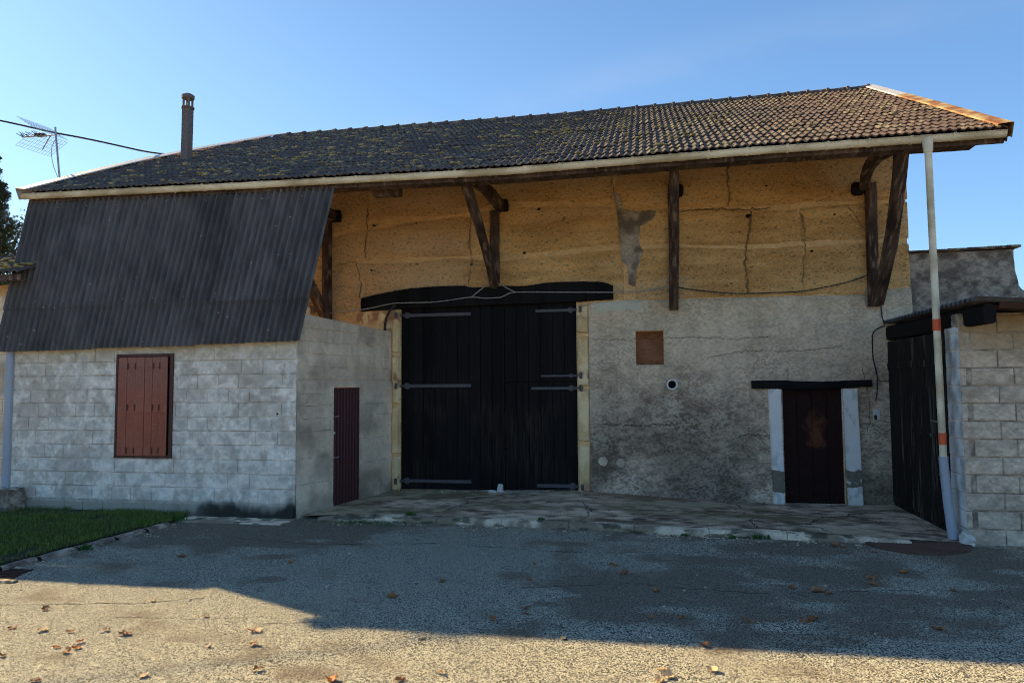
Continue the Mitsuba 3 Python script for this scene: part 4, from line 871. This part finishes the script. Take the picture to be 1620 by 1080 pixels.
# skirt of corrugated sheets hung from the eaves
def skp(s, t): 
    """s along, t from 0 at the top to 1 at the foot."""
    s, t = np.broadcast_arrays(np.asarray(s, float), np.asarray(t, float))
    xt = -9.60 + s * (9.60 - 4.435); xb = -9.90 + s * (9.90 - 4.853)
    zt = EZ(xt) - 0.02 - 0.06; zb = 2.385 + 0.05 * s
    return np.stack([xt + (xb - xt) * t, 9.60 + (9.345 - 9.60) * t, zt + (zb - zt) * t], -1)
skn = np.array([0, -1, 0.1])
sk = put(annex, 'skirt', MB().add(skp(*np.meshgrid([0.02, .995], [0, .985], indexing='ij')).reshape(-1, 3) + [0, 0.06, 0], [[0, 1, 3, 2]]), 'm_timber', label='steep skirt of dark corrugated sheets hung from the eaves')
NS, PITCH = 6, 50
for row, (ta, tb, lift) in enumerate(((0.70, 1.0, 0.0), (0.0, 0.735, 0.018))):
    for i in range(NS):
        s = np.linspace(i / NS - 0.002, (i + 1) / NS + 0.004, int(PITCH / NS * 10) + 1)
        w = 0.026 * np.cos(2 * np.pi * s * PITCH)
        t = np.array([ta, (ta + tb) / 2, tb])
        S_, T_ = np.meshgrid(s, t, indexing='ij')
        v = skp(S_, T_ + (0.004 * rng.uniform(-1, 1) if tb < 1 else 0.007 * rng.uniform(-1, 1)) * (T_ == tb)) + (w[:, None, None] + lift + 0.004 * (i % 2)) * skn
        v2 = v + np.array([0, 0.007, 0]); n = len(s)
        m = MB().add(np.concatenate([v.reshape(-1, 3), v2[:, 2]]), np.vstack([grid_faces(n, 3), [[j * 3 + 2, (j + 1) * 3 + 2, 3 * n + j + 1, 3 * n + j] for j in range(n - 1)]]))
        put(sk, 'sheet', m, 'm_sheet', smooth=35)
nm = MB()
for s in np.arange(0.5, PITCH, 5) / PITCH:
    for t in (0.06, 0.69, 0.97): nm.tm(trimesh.creation.icosphere(1, 0.008).apply_translation(skp(s, t) + 0.046 * skn))
put(sk, 'nail', nm, 'm_steel', kind='stuff')
put(annex, 'white_box', MB().box([-5.95, 11.55, 3.06], [-5.78, 11.70, 3.20], 0.01), 'm_limewhite', label='small white block above the side wall')

# ------------------------------------------------------------------ the shed on the right
shed = thing('shed', 'sandy concrete-block lean-to shed with a dark plank door, at the right edge', 'shed')
RX, RY = 3.575, 9.16
RF = Frame([0, RY, 0], [1, 0, 0], [0, -1, 0]); LF = Frame([RX, 0, 0], [0, 1, 0], [-1, 0, 0])
zr = [-0.10] + [0.115 + 0.2055 * k for k in range(13)]
ws = put(shed, 'front_wall', MB().box([RX + 0.005, RY + 0.006, -0.2], [8.0, RY + 0.2, 2.60]), 'm_rubble', label='front wall of sandy concrete blocks')
for i, (z0, z1) in enumerate(zip(zr, zr[1:])):
    if i % 2: put(ws, 'block', block_mesh(RF, RX, RX + 0.055, z0 + .005, z1 - .005, 0.006, 0.006), 'm_tan'); u = RX + 0.118
    else: u = RX
    first = True
    while u < 7.9:
        L = 0.40 if (first and not i % 2) else 0.445
        put(ws, 'block', block_mesh(RF, u + (0 if first else .006), u + L - .007, z0 + .007 + rng.uniform(-.003, .003), min(z1, 2.58) - .007, 0.010 + rng.uniform(-.003, .003), 0.009), 'm_tan'); u += L; first = False
        if u > 4.9: break
    if i % 2: put(ws, 'slot', MB().box([RX + 0.058, RY + .001, z0 + .02], [RX + .115, RY + .0055, z1 - .02]), 'm_rubble')
wp = put(shed, 'pier', MB().box([RX + .004, RY + .01, -0.2], [RX + .2, 9.56, 2.45]), 'm_grey', label='return of the shed wall beside the fall pipe')
for i, (z0, z1) in enumerate(zip(zr, zr[1:])):
    if z0 > 2.42: break
    cuts = [RY + .002, RY + (0.2 if i % 2 else 0.4) , 9.56]
    for a, b in zip(cuts, cuts[1:]):
        if b - a > 0.03: put(wp, 'block', block_mesh(LF, a, b - .006, z0 + .005, min(z1, 2.45) - .005, 0.003, 0.006), 'm_palepaint')
pdv = put(shed, 'plank_door', MB().box([RX + .03, 9.58, -0.05], [RX + .07, 11.74, 2.42]), 'm_oldboard', label='dark weathered plank door of the shed')
y = 9.59
while y < 11.70:
    w = rng.uniform(0.14, 0.19); put(pdv, 'plank', MB().box([RX + .004 + rng.uniform(0, .006), y, rng.uniform(0.0, 0.06)], [RX + .03, min(y + w - .008, 11.73), 2.42], 0.004), 'm_oldboard'); y += w
put(pdv, 'rail', MB().box([RX - .012, 9.62, 1.10], [RX + .004, 10.5, 1.15], 0.006), 'm_oldboard'); put(pdv, 'rail', MB().box([RX - .012, 9.62, 2.0], [RX + .004, 11.7, 2.10], 0.006), 'm_oldboard')
put(pdv, 'handle', MB().tube([[RX - .02, 9.75, 1.30], [RX - .035, 9.9, 1.31], [RX - .02, 10.05, 1.32]], 0.008, 6), 'm_steel')
put(shed, 'beam', hewn([RX + .055, 11.72, 2.55], [RX + .13, 8.66, 2.55], 0.13, 0.22, rough=0.006, seed=90, n=30), 'm_tar', smooth=45, label='black wall-plate beam over the plank door')
rs = lines(8.60, 11.72, 0.0135); w = 0.024 * np.cos((rs - 8.6) / 0.128 * 2 * np.pi)
xx = np.array([RX - 0.035, 4.6, 6.0, 8.1])
A, B = np.meshgrid(rs, xx, indexing='ij')
zrf = lambda x: 2.700 - 0.075 * (x - RX)
v = np.stack([B, A, zrf(B) + w[:, None] + 0.012], -1)
v2 = v + [0, 0, 0.008]; n = len(rs)
srf = put(shed, 'roof', MB().add(np.concatenate([v.reshape(-1, 3), v2.reshape(-1, 3)]), np.vstack([grid_faces(n, 4), grid_faces(n, 4) + 4 * n, [[j * 4, (j + 1) * 4, (j + 1) * 4 + 4 * n, j * 4 + 4 * n] for j in range(n - 1)], [[k_, k_ + 1, k_ + 1 + 4 * n, k_ + 4 * n] for k_ in range(3)]])), 'm_sheet', smooth=35, label='corrugated roof sheets of the shed seen end-on')
put(srf, 'edge_board', MB().add(np.array([[RX + .22, 8.63, zrf(RX + .2) - .01], [8.0, 8.63, zrf(8.0) - .01], [8.0, 8.66, zrf(8.0) - .075], [RX + .22, 8.66, zrf(RX + .2) - .075]]), [[0, 1, 2, 3]]).add(np.array([[RX + .1, 8.66, zrf(RX) - .05], [8.0, 8.66, zrf(8.0) - .075], [8.0, RY, zrf(8.0) - .06], [RX + .1, RY, zrf(RX) - .04]]), [[0, 1, 2, 3]]), 'm_rustiron')
rb = MB()
for q in range(26):
    x = rng.uniform(RX + .0, 4.7); b = trimesh.creation.icosphere(1, rng.uniform(.014, .034)); b.apply_scale([1.5, 1, .6]); rb.tm(b.apply_translation([x, 8.63 + rng.uniform(-.01, .08), zrf(x) + .045]))
put(srf, 'moss', rb, 'm_rubble', kind='stuff')
sb = trimesh.creation.icosphere(3, 1.0); sb.vertices *= (1 + 0.9 * nz(*(sb.vertices.T * 1.6), s=1.3, seed=3)[:, None])
put(shed, 'plaster_foot', sb.apply_scale([0.075, 0.11, 0.10]).apply_translation([RX + 0.0, RY + 0.02, -0.03]), 'm_limewhite', smooth=True, label='lump of white plaster at the pier foot')

# tall rendered wall beyond the shed
gw = thing('gable_wall', 'tall grey roughcast wall with a tile coping, rising behind the shed', 'wall')
outl = sg.Polygon([(3.935, 2.0), (9.0, 2.0), (9.0, 2.95), (6.2, 3.05), (5.62, 3.12), (5.50, 3.17), (5.44, 3.26), (5.405, 3.45), (5.392, 3.78), (3.935, 3.765)])
put(gw, 'masonry', MB().prism(outl, YW + 0.06, YW + 0.45), 'm_rubble')
A, B = np.meshgrid(lines(3.93, 5.44, 0.04), lines(2.3, 3.77, 0.04), indexing='ij')
xe = np.interp(B, [2.3, 3.17, 3.26, 3.45, 3.78], [5.5, 5.5, 5.44, 5.405, 5.392])
put(gw, 'roughcast', (FW(np.minimum(A, xe), B, -0.03 + 0.03 * nz(A, B, s=4, seed=61) + 0.03 * nz(A, B, s=14, seed=62)).reshape(-1, 3), grid_faces(*A.shape)), 'm_rubble', smooth=True)
x = 3.94
while x < 5.40:
    put(gw, 'coping_tile', MB().box([x, YW - 0.05, 3.768 + 0.014 * (x - 3.9) + rng.uniform(-.004, .006)], [min(x + 0.27, 5.47), YW + 0.5, 3.80 + 0.022 * (x - 3.9)], 0.008), 'm_tile'); x += 0.268

# ------------------------------------------------------------------ neighbouring house at the left edge
nb = thing('neighbour_house', 'grey block house with a mossy tiled roof, cut by the left edge', 'house')
nw = put(nb, 'wall', MB().box([-14.0, 9.58, -0.2], [-9.86, 9.8, 3.45]), 'm_mortar')
NF = Frame([0, 9.58, 0], [1, 0, 0], [0, -1, 0])
courses(nw, NF, -11.2, -9.86, [0.0 + 0.235 * k for k in range(0, 15)], 0.44, [], 'm_grey', (0.1, 0.32), proud=0.006)
nr = put(nb, 'roof', MB().add([[-14, 9.12, 3.52], [-9.30, 9.12, 3.56], [-9.42, 10.0, 3.97], [-14, 10.0, 3.95]], [[0, 1, 2, 3]]).box([-14, 9.16, 3.45], [-9.30, 9.24, 3.54]), 'm_timber', label='mossy tiled eaves')
for r_ in range(3):
    for i in range(9):
        x0 = -9.30 - r_ * 0.05 - (i + 1) * 0.25; y0, z0 = 9.10 + r_ * 0.30, 3.555 + r_ * 0.143
        pu = np.linspace(0, 1, 9); hh = 0.022 * np.sin(2 * np.pi * (pu * 2 - .25)) + .022
        v = np.concatenate([np.stack([x0 + pu * .252, np.full(9, y), z + hh], 1) for y, z in ((y0, z0 - .012), (y0, z0 + .012), (y0 + .34, z0 + .145))])
        put(nr, 'tile', MB().add(v, [[a * 9 + j, a * 9 + j + 1, a * 9 + 10 + j, a * 9 + 9 + j] for a in range(2) for j in range(8)]), 'm_tile', smooth=40)
mm = MB()
for _ in range(70):
    r_ = rng.uniform(0, .8); b = trimesh.creation.icosphere(1, rng.uniform(.02, .045)); b.apply_scale([1.4, 1, .5]); mm.tm(b.apply_translation([rng.uniform(-10.6, -9.32), 9.10 + r_, 3.60 + r_ * .47]))
put(nr, 'moss', mm, 'm_moss', kind='stuff')
st = trimesh.creation.box([0.52, 0.30, 0.44]).subdivide().subdivide().subdivide().subdivide(); st.vertices += 0.09 * np.stack([nz(*(st.vertices.T * 5 + k_), s=1.0, seed=k_) for k_ in range(3)], 1)
k = thing('stone_stub', 'rough rubble stone stub at the annex foot, left edge', 'stone')
scene[k] = mikit.ply(st.apply_translation([-9.62, 9.28, 0.09]), 'm_rubble', smooth=40)

# ------------------------------------------------------------------ trees beyond
def leaf_tree(key, base, top, cr, crown_c, n, mat, size, seed, conifer=False, gaps=0.5):
    r = np.random.default_rng(seed); base = np.array(base, float)
    tm_ = MB().tube([base, base + [0.1, 0, (top - base[2]) * .5], base + [0.0, 0, (top - base[2]) * .97]], [0.28, 0.18, 0.03], 8)
    cs = []
    for c, rad in crown_c:
        c = base + np.array(c); k2 = int(n * rad ** 2)
        d = r.normal(size=(k2, 3)); d /= np.linalg.norm(d, axis=1, keepdims=True)
        p = c + d * rad * (r.uniform(0.15, 1, (k2, 1)) ** 0.5) * [1, 1, 0.8]
        cl = meshkit.fbm(p * 1.1, 3, seed); p = p[cl > gaps - 0.06]; cs.append(p)
        tm_.tube([base + [0, 0, (c[2] - base[2]) * .75], (base + [0, 0, (c[2] - base[2])] + c) / 2, c], [.07, .05, .02], 5)
        for _ in range(5):
            e = c + r.normal(size=3) * rad * .55; tm_.tube([c, (c + e) / 2 + r.normal(size=3) * .1, e], [.025, .018, .008], 4)
    p = np.vstack(cs); m_ = len(p)
    a = r.normal(size=(m_, 3)); a /= np.linalg.norm(a, axis=1, keepdims=True); b = np.cross(a, r.normal(size=(m_, 3))); b /= np.linalg.norm(b, axis=1, keepdims=True)
    s = size * r.uniform(.6, 1.3, (m_, 1))
    v = np.stack([p - a * s, p + b * s * .5, p + a * s, p - b * s * .5], 1).reshape(-1, 3); o = np.arange(m_)[:, None] * 4
    put(key, 'trunk', tm_, 'm_bark', smooth=True); put(key, 'crown', (v, np.vstack([o + [0, 1, 2], o + [0, 2, 3]])), mat)
t = thing('tree', 'thin-leaved tree behind the roof of the neighbouring house', 'tree')
leaf_tree(t, (-51.0, 48, -0.1), 16.2, 3, [((0.3, 0, 15.2), 1.5), ((1.2, 0, 14.0), 1.3), ((-.4, .5, 13.4), 2.0), ((1.2, -.5, 12.4), 1.5), ((0.2, 0.5, 11.4), 2.2), ((-1.8, 0, 14.4), 1.8), ((-2.4, 0, 12.2), 2.2), ((.9, .5, 10.0), 2.0), ((-1.5, 0, 9.0), 2.4)], 430, 'm_crown', 0.14, 5, gaps=0.5)
leaf_tree(thing('tree', 'almost bare twiggy tree right of the thin-leaved tree, beside the eaves corner', 'tree'), (-49.6, 50, -0.1), 18.0, 3, [((0.9, 0, 17.2), 1.2), ((0.2, 0, 16.2), 1.3), ((1.1, 0, 15.2), 1.1)], 60, 'm_crown', 0.11, 9, gaps=0.52)
t = thing('conifer', 'dark conifer branch ends showing at the left edge of the sky', 'tree')
leaf_tree(t, (-53.2, 48.5, -0.1), 22.6, 3, [((1.4, 0, 18.4), 0.75), ((1.9, 0, 17.6), 0.7), ((0.9, 0, 19.6), 0.7), ((1.0, 0, 20.8), 0.5), ((0.2, 0, 20.6), 0.9), ((0, 0, 21.8), 0.7), ((1.6, 0.2, 16.8), .6), ((0, 0, 18.2), 1.5), ((-.3, 0, 16), 2.2)], 1500, 'm_conifer', 0.10, 12, conifer=True, gaps=0.38)

# ------------------------------------------------------------------ aerial, wires
an = thing('aerial', 'rake television aerial with mesh reflector on a thin mast', 'aerial')
put(an, 'mast', MB().tube([[-10.02, 10.6, 5.30], [-10.165, 10.6, 6.39]], 0.017, 8), 'm_steel', smooth=True)
ac = np.array([-10.15, 10.6, 6.25])
put(an, 'boom', MB().tube([ac, ac + [-0.66, -0.03, 0.0]], 0.013, 6).tube([ac + [-.1, 0, 0], ac + [-.26, 0, -.24]], .010, 5), 'm_steel')
ab = MB()
for q in range(7):
    c = ac + [-0.26 - q * 0.062, -0.02, 0.0]; h = 0.075
    ab.tube([c + [-.02, 0, 0], c + [-.05, -.11, .035 + .02 * (q % 2)]], .006, 4).tube([c, c + [-.05, .11, .045]], .006, 4)
for c in (ac + [-.62, -.03, 0], ac + [-.52, -.02, 0.0]): ab.tube([c, c + [-.07, 0, .05]], .011, 5)
ab.box(ac + [-.40, -.05, 0.0], ac + [-.22, .05, .045], .006)
put(an, 'director', ab, 'm_blackcable')
for s in (1, -1):
    g = MB(); p0 = ac + [-.09, 0, .02 * s]; ex = np.array([-.36, 0, .235 * s]); ey_ = np.array([.10, -0.02, 0.03])
    for a in np.linspace(-.32, .32, 13): g.tube([p0 + [a * .12, a, 0], p0 + ex + [a * .12, a, 0]], .0026, 4, caps=False)
    for b in np.linspace(0.02, 1, 6): g.tube([p0 + ex * b + [-.04, -.32, 0], p0 + ex * b + [.04, .32, 0]], .0026, 4, caps=False)
    put(an, 'reflector', g, 'm_steel')
def hang(pts, r, sides=6, sub=10):
    p = np.array(pts, float); t = np.linspace(0, len(p) - 1, (len(p) - 1) * sub + 1)
    from scipy.interpolate import PchipInterpolator
    return MB().tube(np.stack([PchipInterpolator(np.arange(len(p)), p[:, i])(t) for i in range(3)], 1), r, sides)
put(an, 'lead', hang([ac + [0.02, 0, -.05], ac + [-.05, -.03, -.3], ac + [0.0, -.03, -.55], ac + [0.07, 0, -.78], ac + [0.08, 0, -.93]], .006), 'm_cable')
k = thing('overhead_wire', 'thick overhead service wire sagging from the left edge to the roof verge', 'wire')
scene[k] = mikit.ply(hang([[-14.6, 9.9, 7.25], [-11.32, 10.6, 6.60], [-10.15, 10.9, 6.345], [-9.35, 11.6, 6.26], [-9.02, 12.45, 6.40]], .016), 'm_blackcable', smooth=True)
W = lambda x, z, y=YW - 0.10: [x, y, z]
k = thing('wall_cable', 'pale cable strung across the black door beam and earth wall', 'cable')
put(k, 'run', hang([W(-5.76, 3.08), W(-4.88, 3.13, YW - .12), W(-4.19, 3.228, YW - .12), W(-3.62, 3.223, YW - .12), W(-2.90, 3.288, YW - .12), W(-2.63, 3.262, YW - .13), W(-2.415, 3.268, YW - .13), W(-2.146, 3.349, YW - .12), W(-1.25, 3.321, YW - .12), W(-0.53, 3.298, YW - .12), W(-.23, 3.295), W(.30, 3.35), W(.43, 3.36, YW - .17)], .0085), 'm_cable', smooth=True)
put(k, 'loop', hang([W(-2.90, 3.288, YW - .12), W(-2.75, 3.40, YW - .12), W(-2.60, 3.50, YW - .14), W(-2.5, 3.53, YW - .22), W(-2.40, 3.49, YW - .14), W(-2.28, 3.42, YW - .12), W(-2.146, 3.349, YW - .12)], .0085), 'm_cable', smooth=True)
k = thing('wall_cable', 'dark cable sagging over the earth wall between two right-hand brackets', 'cable')
scene[k] = mikit.ply(hang([W(.43, 3.36, YW - .17), W(.76, 3.298), W(1.53, 3.213), W(2.28, 3.219), W(2.74, 3.282), W(3.06, 3.35), W(3.34, 3.45)], .0085), 'm_blackcable', smooth=True)
k = thing('hose', 'black bent conduit dropping from the door beam to the annex wall', 'conduit')
scene[k] = mikit.ply(hang([W(-4.24, 3.20, YW - .12), W(-4.33, 3.09, YW - .15), W(-4.41, 2.95, YW - .13), W(-4.44, 2.74, YW - .10)], .020, 8), 'm_blackcable', smooth=True)
k = thing('lead_cable', 'thin grey conduits dropping down both sides of the right bracket foot', 'cable')
put(k, 'run', hang([W(3.31, 3.26, YW - .07), W(3.29, 3.1, YW - .06), W(3.31, 2.93, YW - .06)], .008), 'm_cable'); put(k, 'run', hang([W(3.505, 3.25, YW - .07), W(3.51, 2.9, YW - .06), W(3.55, 2.68, YW - .06)], .009), 'm_blackcable')
put(k, 'run', hang([W(3.515, 3.25, YW - .08), W(3.52, 2.95, YW - .07)], .008), 'm_cable')
k = thing('hanging_cable', 'loose black cable end hanging from the shed roof above the socket', 'cable')
put(k, 'run', hang([W(3.56, 2.66, YW - .06), W(3.44, 2.62, YW - .06), W(3.372, 2.52, YW - .06), W(3.364, 2.24, YW - .06), W(3.415, 1.85, YW - .06), W(3.38, 1.53, YW - .06)], .009), 'm_blackcable', smooth=True)
put(k, 'run', hang([W(3.41, 1.86, YW - .06), W(3.52, 1.825, YW - .06), W(3.64, 1.825, YW - .06)], .005), 'm_blackcable')
k = thing('socket', 'white outdoor socket, half rusted away, right of the small door', 'socket')
put(k, 'plate', MB().box([3.345, YW - .075, 1.235], [3.435, YW - .03, 1.40], .008), 'm_limewhite'); put(k, 'cover', MB().box([3.345, YW - .085, 1.245], [3.385, YW - .07, 1.315], .006), 'm_rustiron')

# ------------------------------------------------------------------ small things on the ground
def wedge_block(key, pts, y0, y1, mat, z): scene[key] = mikit.ply(MB().prism(pts, y0, y1).mesh().apply_translation([0, 0, z]), mat)
k = thing('wedge', 'pale wooden wedge stood against the foot of the big door', 'wedge'); wedge_block(k, [(-2.475, 0.03), (-2.385, 0.03), (-2.388, 0.15), (-2.45, 0.165), (-2.462, 0.12)], 11.60, 11.70, 'm_limewhite', 0.02)
k = thing('plaster_lump', 'flat white plaster lumps at the foot of the big door', 'rubble')
for x, y, r0 in ((-2.56, 11.58, .05), (-2.50, 11.55, .035), (-2.36, 11.56, .03)):
    b = trimesh.creation.icosphere(2, r0); b.vertices *= (1 + 0.5 * nz(*(b.vertices.T * 30 + x), s=1.0)[:, None]); put(k, 'piece', b.apply_scale([1.3, 1, .5]).apply_translation([x, y, float(APZ(np.array([x]), np.array([y]))[0]) + .012]), 'm_limewhite', smooth=True)
def plant(label, x, y, z, n, h, spread):
    k = thing('weed', label, 'weed', kind='stuff' if n > 200 else None); r = np.column_stack([rng.normal(x, spread, n), rng.normal(y, spread * .35, n)]); v, f = blades(r, z, h * .5, h, .009); scene[k] = mikit.ply((v, f), 'm_weed')
plant('bright green weed tuft on top of the kerb before the big door', -3.26, 9.56, 0.02, 60, .06, .03)
plant('low mossy weeds along the left end of the kerb', -3.75, 9.38, GZ, 260, .045, .32)
plant('small weed in the kerb joint right of the big door', -1.43, 9.52, 0.02, 40, .04, .025)
plant('small weeds at the kerb foot, left of the green clump', 0.40, 9.14, GZ, 40, .04, .025)
plant('weeds at the kerb foot below the small vent pipe, middle of three', 0.97, 9.08, GZ, 50, .05, .03)
plant('green weed clump at the kerb foot before the small door', 1.28, 9.12, GZ, 110, .07, .07)
plant('green weed on the lawn edging near the drain', -6.35, 7.25, GZ + .02, 70, .08, .04)
plant('leafy weeds where lawn edging meets the annex', -6.52, 9.0, GZ + .02, 90, .10, .10)
def flat_crack(pts, w, seed):
    r = np.random.default_rng(seed); p = np.array(pts, float); n = 60; tt = np.linspace(0, len(p) - 1, n)
    c = np.stack([np.interp(tt, np.arange(len(p)), p[:, i]) for i in (0, 1)], 1) + 0.012 * r.normal(size=(n, 2))
    g = np.gradient(c, axis=0); g /= np.linalg.norm(g, axis=1, keepdims=True); q = np.stack([-g[:, 1], g[:, 0]], 1) * (w * r.uniform(.15, 1, (n, 1)))
    return MB().add(np.column_stack([np.vstack([c + q, c - q]), np.full(2 * n, GZ + .003)]), [[i, i + 1, n + i + 1, n + i] for i in range(n - 1)])
for i, (pts, w) in enumerate((([(-5.6, 5.35), (-4.9, 5.5), (-4.3, 5.62), (-3.9, 5.85)], .006), ([(-4.3, 5.25), (-3.6, 5.3), (-3.1, 5.45)], .004), ([(-3.0, 5.28), (-2.6, 5.4)], .004), ([(-5.2, 8.2), (-3.9, 8.0), (-2.4, 8.3), (-0.9, 8.05), (0.6, 8.3)], .006), ([(-1.2, 6.6), (-0.2, 6.9), (0.9, 6.75), (2.3, 7.1)], .005))):
    put('yard', 'crack', flat_crack(pts, w, 300 + i), 'm_dark')
gr = MB(); ico = trimesh.creation.icosphere(0, 1.0)
for _ in range(1500):
    q = rng.uniform()
    if q < .55: x = rng.uniform(-4.6, 2.9); y = float(KERBY(np.array(x))) - abs(rng.normal()) * .14; z = GZ
    elif q < .70: x = rng.uniform(-4.2, 3.4); y = YW - 0.05 - abs(rng.normal()) * .12; z = float(APZ(np.array([x]), np.array([y]))[0]) + .004
    elif q < .78: x = rng.uniform(-6.4, -6.2) + rng.normal() * .06; y = rng.uniform(6.4, 8.9); z = GZ
    elif q < .86: x = RX + rng.uniform(-.1, 1.4); y = RY - .02 - abs(rng.normal()) * .08; z = GZ
    else: x = rng.uniform(-6, 3); y = rng.uniform(4.2, 9.2); z = GZ
    m = ico.copy(); m.vertices *= rng.uniform(.6, 1.3, (12, 1)); r0 = rng.uniform(.004, .013) * (1.5 if rng.uniform() < .08 else 1); gr.tm(m.apply_scale([r0 * rng.uniform(.8, 1.5), r0, r0 * .6]).apply_translation([x, y, z + r0 * .3]))
k = thing('grit', 'loose grit and crumbs gathered along the kerb and wall foot', 'grit', kind='stuff')
scene[k] = mikit.ply(gr, 'm_kerb')
# fallen leaves: curled sheets with lobes
def leaf_mesh(s, seed):
    r = np.random.default_rng(seed); nu_, nr_ = 22, 5
    a = np.linspace(0, 2 * np.pi, nu_ + 1)[:-1]; lob = 1 - 0.30 * np.abs(np.sin(2.5 * a + .3)) + 0.10 * r.normal(size=nu_)
    rr = np.linspace(0, 1, nr_)
    x = np.outer(rr, np.cos(a) * lob); y_ = np.outer(rr, np.sin(a) * lob * r.uniform(.55, .9))
    c1, c2 = r.uniform(.35, .8), r.uniform(-.3, .4)
    z = c1 * y_ ** 2 + c2 * x ** 2 + .12 * r.normal(size=x.shape) * rr[:, None] + .25 * x * y_ * r.normal()
    v = np.stack([x, y_, z - z.min() * 1.0], -1).reshape(-1, 3) * s
    f = [[i * nu_ + j, i * nu_ + (j + 1) % nu_, (i + 1) * nu_ + (j + 1) % nu_, (i + 1) * nu_ + j] for i in range(nr_ - 1) for j in range(nu_)]
    th = r.uniform(0, 2 * np.pi); R_ = trimesh.transformations.rotation_matrix(th, [0, 0, 1])[:3, :3] @ trimesh.transformations.rotation_matrix(r.uniform(-.3, .3), [1, 0, 0])[:3, :3]
    v = v @ R_.T; v[:, 2] -= v[:, 2].min()
    return v, f
LIT = [(-4.9, 4.86), (-4.38, 4.86), (-4.46, 4.35), (-4.13, 4.94), (-3.92, 4.88), (-4.29, 5.67), (-5.03, 5.31), (-3.57, 5.37), (-2.84, 4.85), (-3.15, 4.76), (-2.56, 4.43), (-3.24, 4.21), (-3.87, 4.02), (-1.35, 4.58), (-1.58, 4.43), (-4.07, 4.49), (.36, 5.36)]
ORANGE = [(-4.22, 4.56), (-4.13, 4.68), (-4.06, 4.57), (-2.0, 4.36)]
OWN = [((-4.62, 4.85), 'm_tanleaf', 'pale yellow leaf lying alone left of the scattered brown ones'), ((-3.01, 5.09), 'm_leaf', 'dark red-brown leaf touching a pale one, below the bend of the shadow'), ((-2.97, 5.12), 'm_tanleaf', 'pale leaf tip beside the dark red-brown leaf'),
       ((-0.65, 5.35), 'm_tanleaf', 'tan curled leaf just outside the middle of the shadow edge'), ((0.06, 4.87), 'm_tanleaf', 'uppermost tan leaf of three at the bottom edge of the yard'), ((0.09, 4.78), 'm_tanleaf', 'largest tan leaf of three at the bottom edge of the yard'), ((0.04, 4.69), 'm_tanleaf', 'lowest tan leaf of three, cut by the bottom edge'), ((.38, 4.92), 'm_tanleaf', 'tan double-lobed leaf alone in the sun at lower right')]
SHADE = [(-1.2, 7.43), (-1.15, 6.86), (-2.25, 6.12), (-1.96, 6.68), (-1.25, 5.68), (-.26, 7.23), (.04, 6.69), (-.01, 5.93), (.23, 5.96), (-5.09, 7.18), (-3.76, 7.13), (1.25, 6.99), (1.46, 6.92), (1.54, 6.86), (2.06, 7.44), (2.01, 7.22), (2.42, 7.71), (2.64, 7.12), (.73, 5.94), (1.16, 5.99), (1.24, 6.08), (2.12, 6.01), (-.39, 7.51), (-1.03, 5.99), (-1.01, 5.86)]
KERBL = [(2.40, 8.57), (2.06, 8.83), (2.14, 8.78)]
sd_ = 100
def leaf(p, mat, label, group=None, s=0.058):
    global sd_
    sd_ += 1; v, f = leaf_mesh(s * rng.uniform(.55, 1.05), sd_)
    k = thing('fallen_leaf', label, 'leaf', group); scene[k] = mikit.ply((v + [p[0], p[1], GZ + .003], f), mat, smooth=True)
ORD = ['first', 'second', 'third', 'fourth', 'fifth', 'sixth', 'seventh', 'eighth', 'ninth', 'tenth', 'eleventh', 'twelfth', 'thirteenth', 'fourteenth', 'fifteenth', 'sixteenth', 'seventeenth', 'eighteenth', 'nineteenth', 'twentieth', 'twenty-first', 'twenty-second', 'twenty-third', 'twenty-fourth', 'twenty-fifth', 'twenty-sixth']
def by_view(pts): return sorted(pts, key=lambda p: p[0] / p[1])        # from left to right as seen
for i, p in enumerate(by_view(LIT)): leaf(p, 'm_leaf' if rng.uniform() < .5 else 'm_tanleaf', 'small dry brown leaf on the sunlit yard, %s from the left' % ORD[i], 'dry leaves on the sunlit yard', .05)
for i, p in enumerate(by_view(ORANGE)): leaf(p, 'm_orangeleaf', 'bright orange curled leaf on the sunlit yard, %s from the left' % ORD[i], 'orange leaves on the sunlit yard', .05)
for p, m_, l in OWN: leaf(p, m_, l)
for i, p in enumerate(by_view(SHADE)): leaf(p, 'm_leaf', 'reddish brown leaf in the shade before the barn, %s from the left' % ORD[i], 'brown leaves in the shade', .062)
for i, p in enumerate(by_view(KERBL)): leaf(p, 'm_leaf', 'brown leaf at the right end of the kerb, %s of three from the left' % ORD[i], 'leaves by the kerb end', .06)
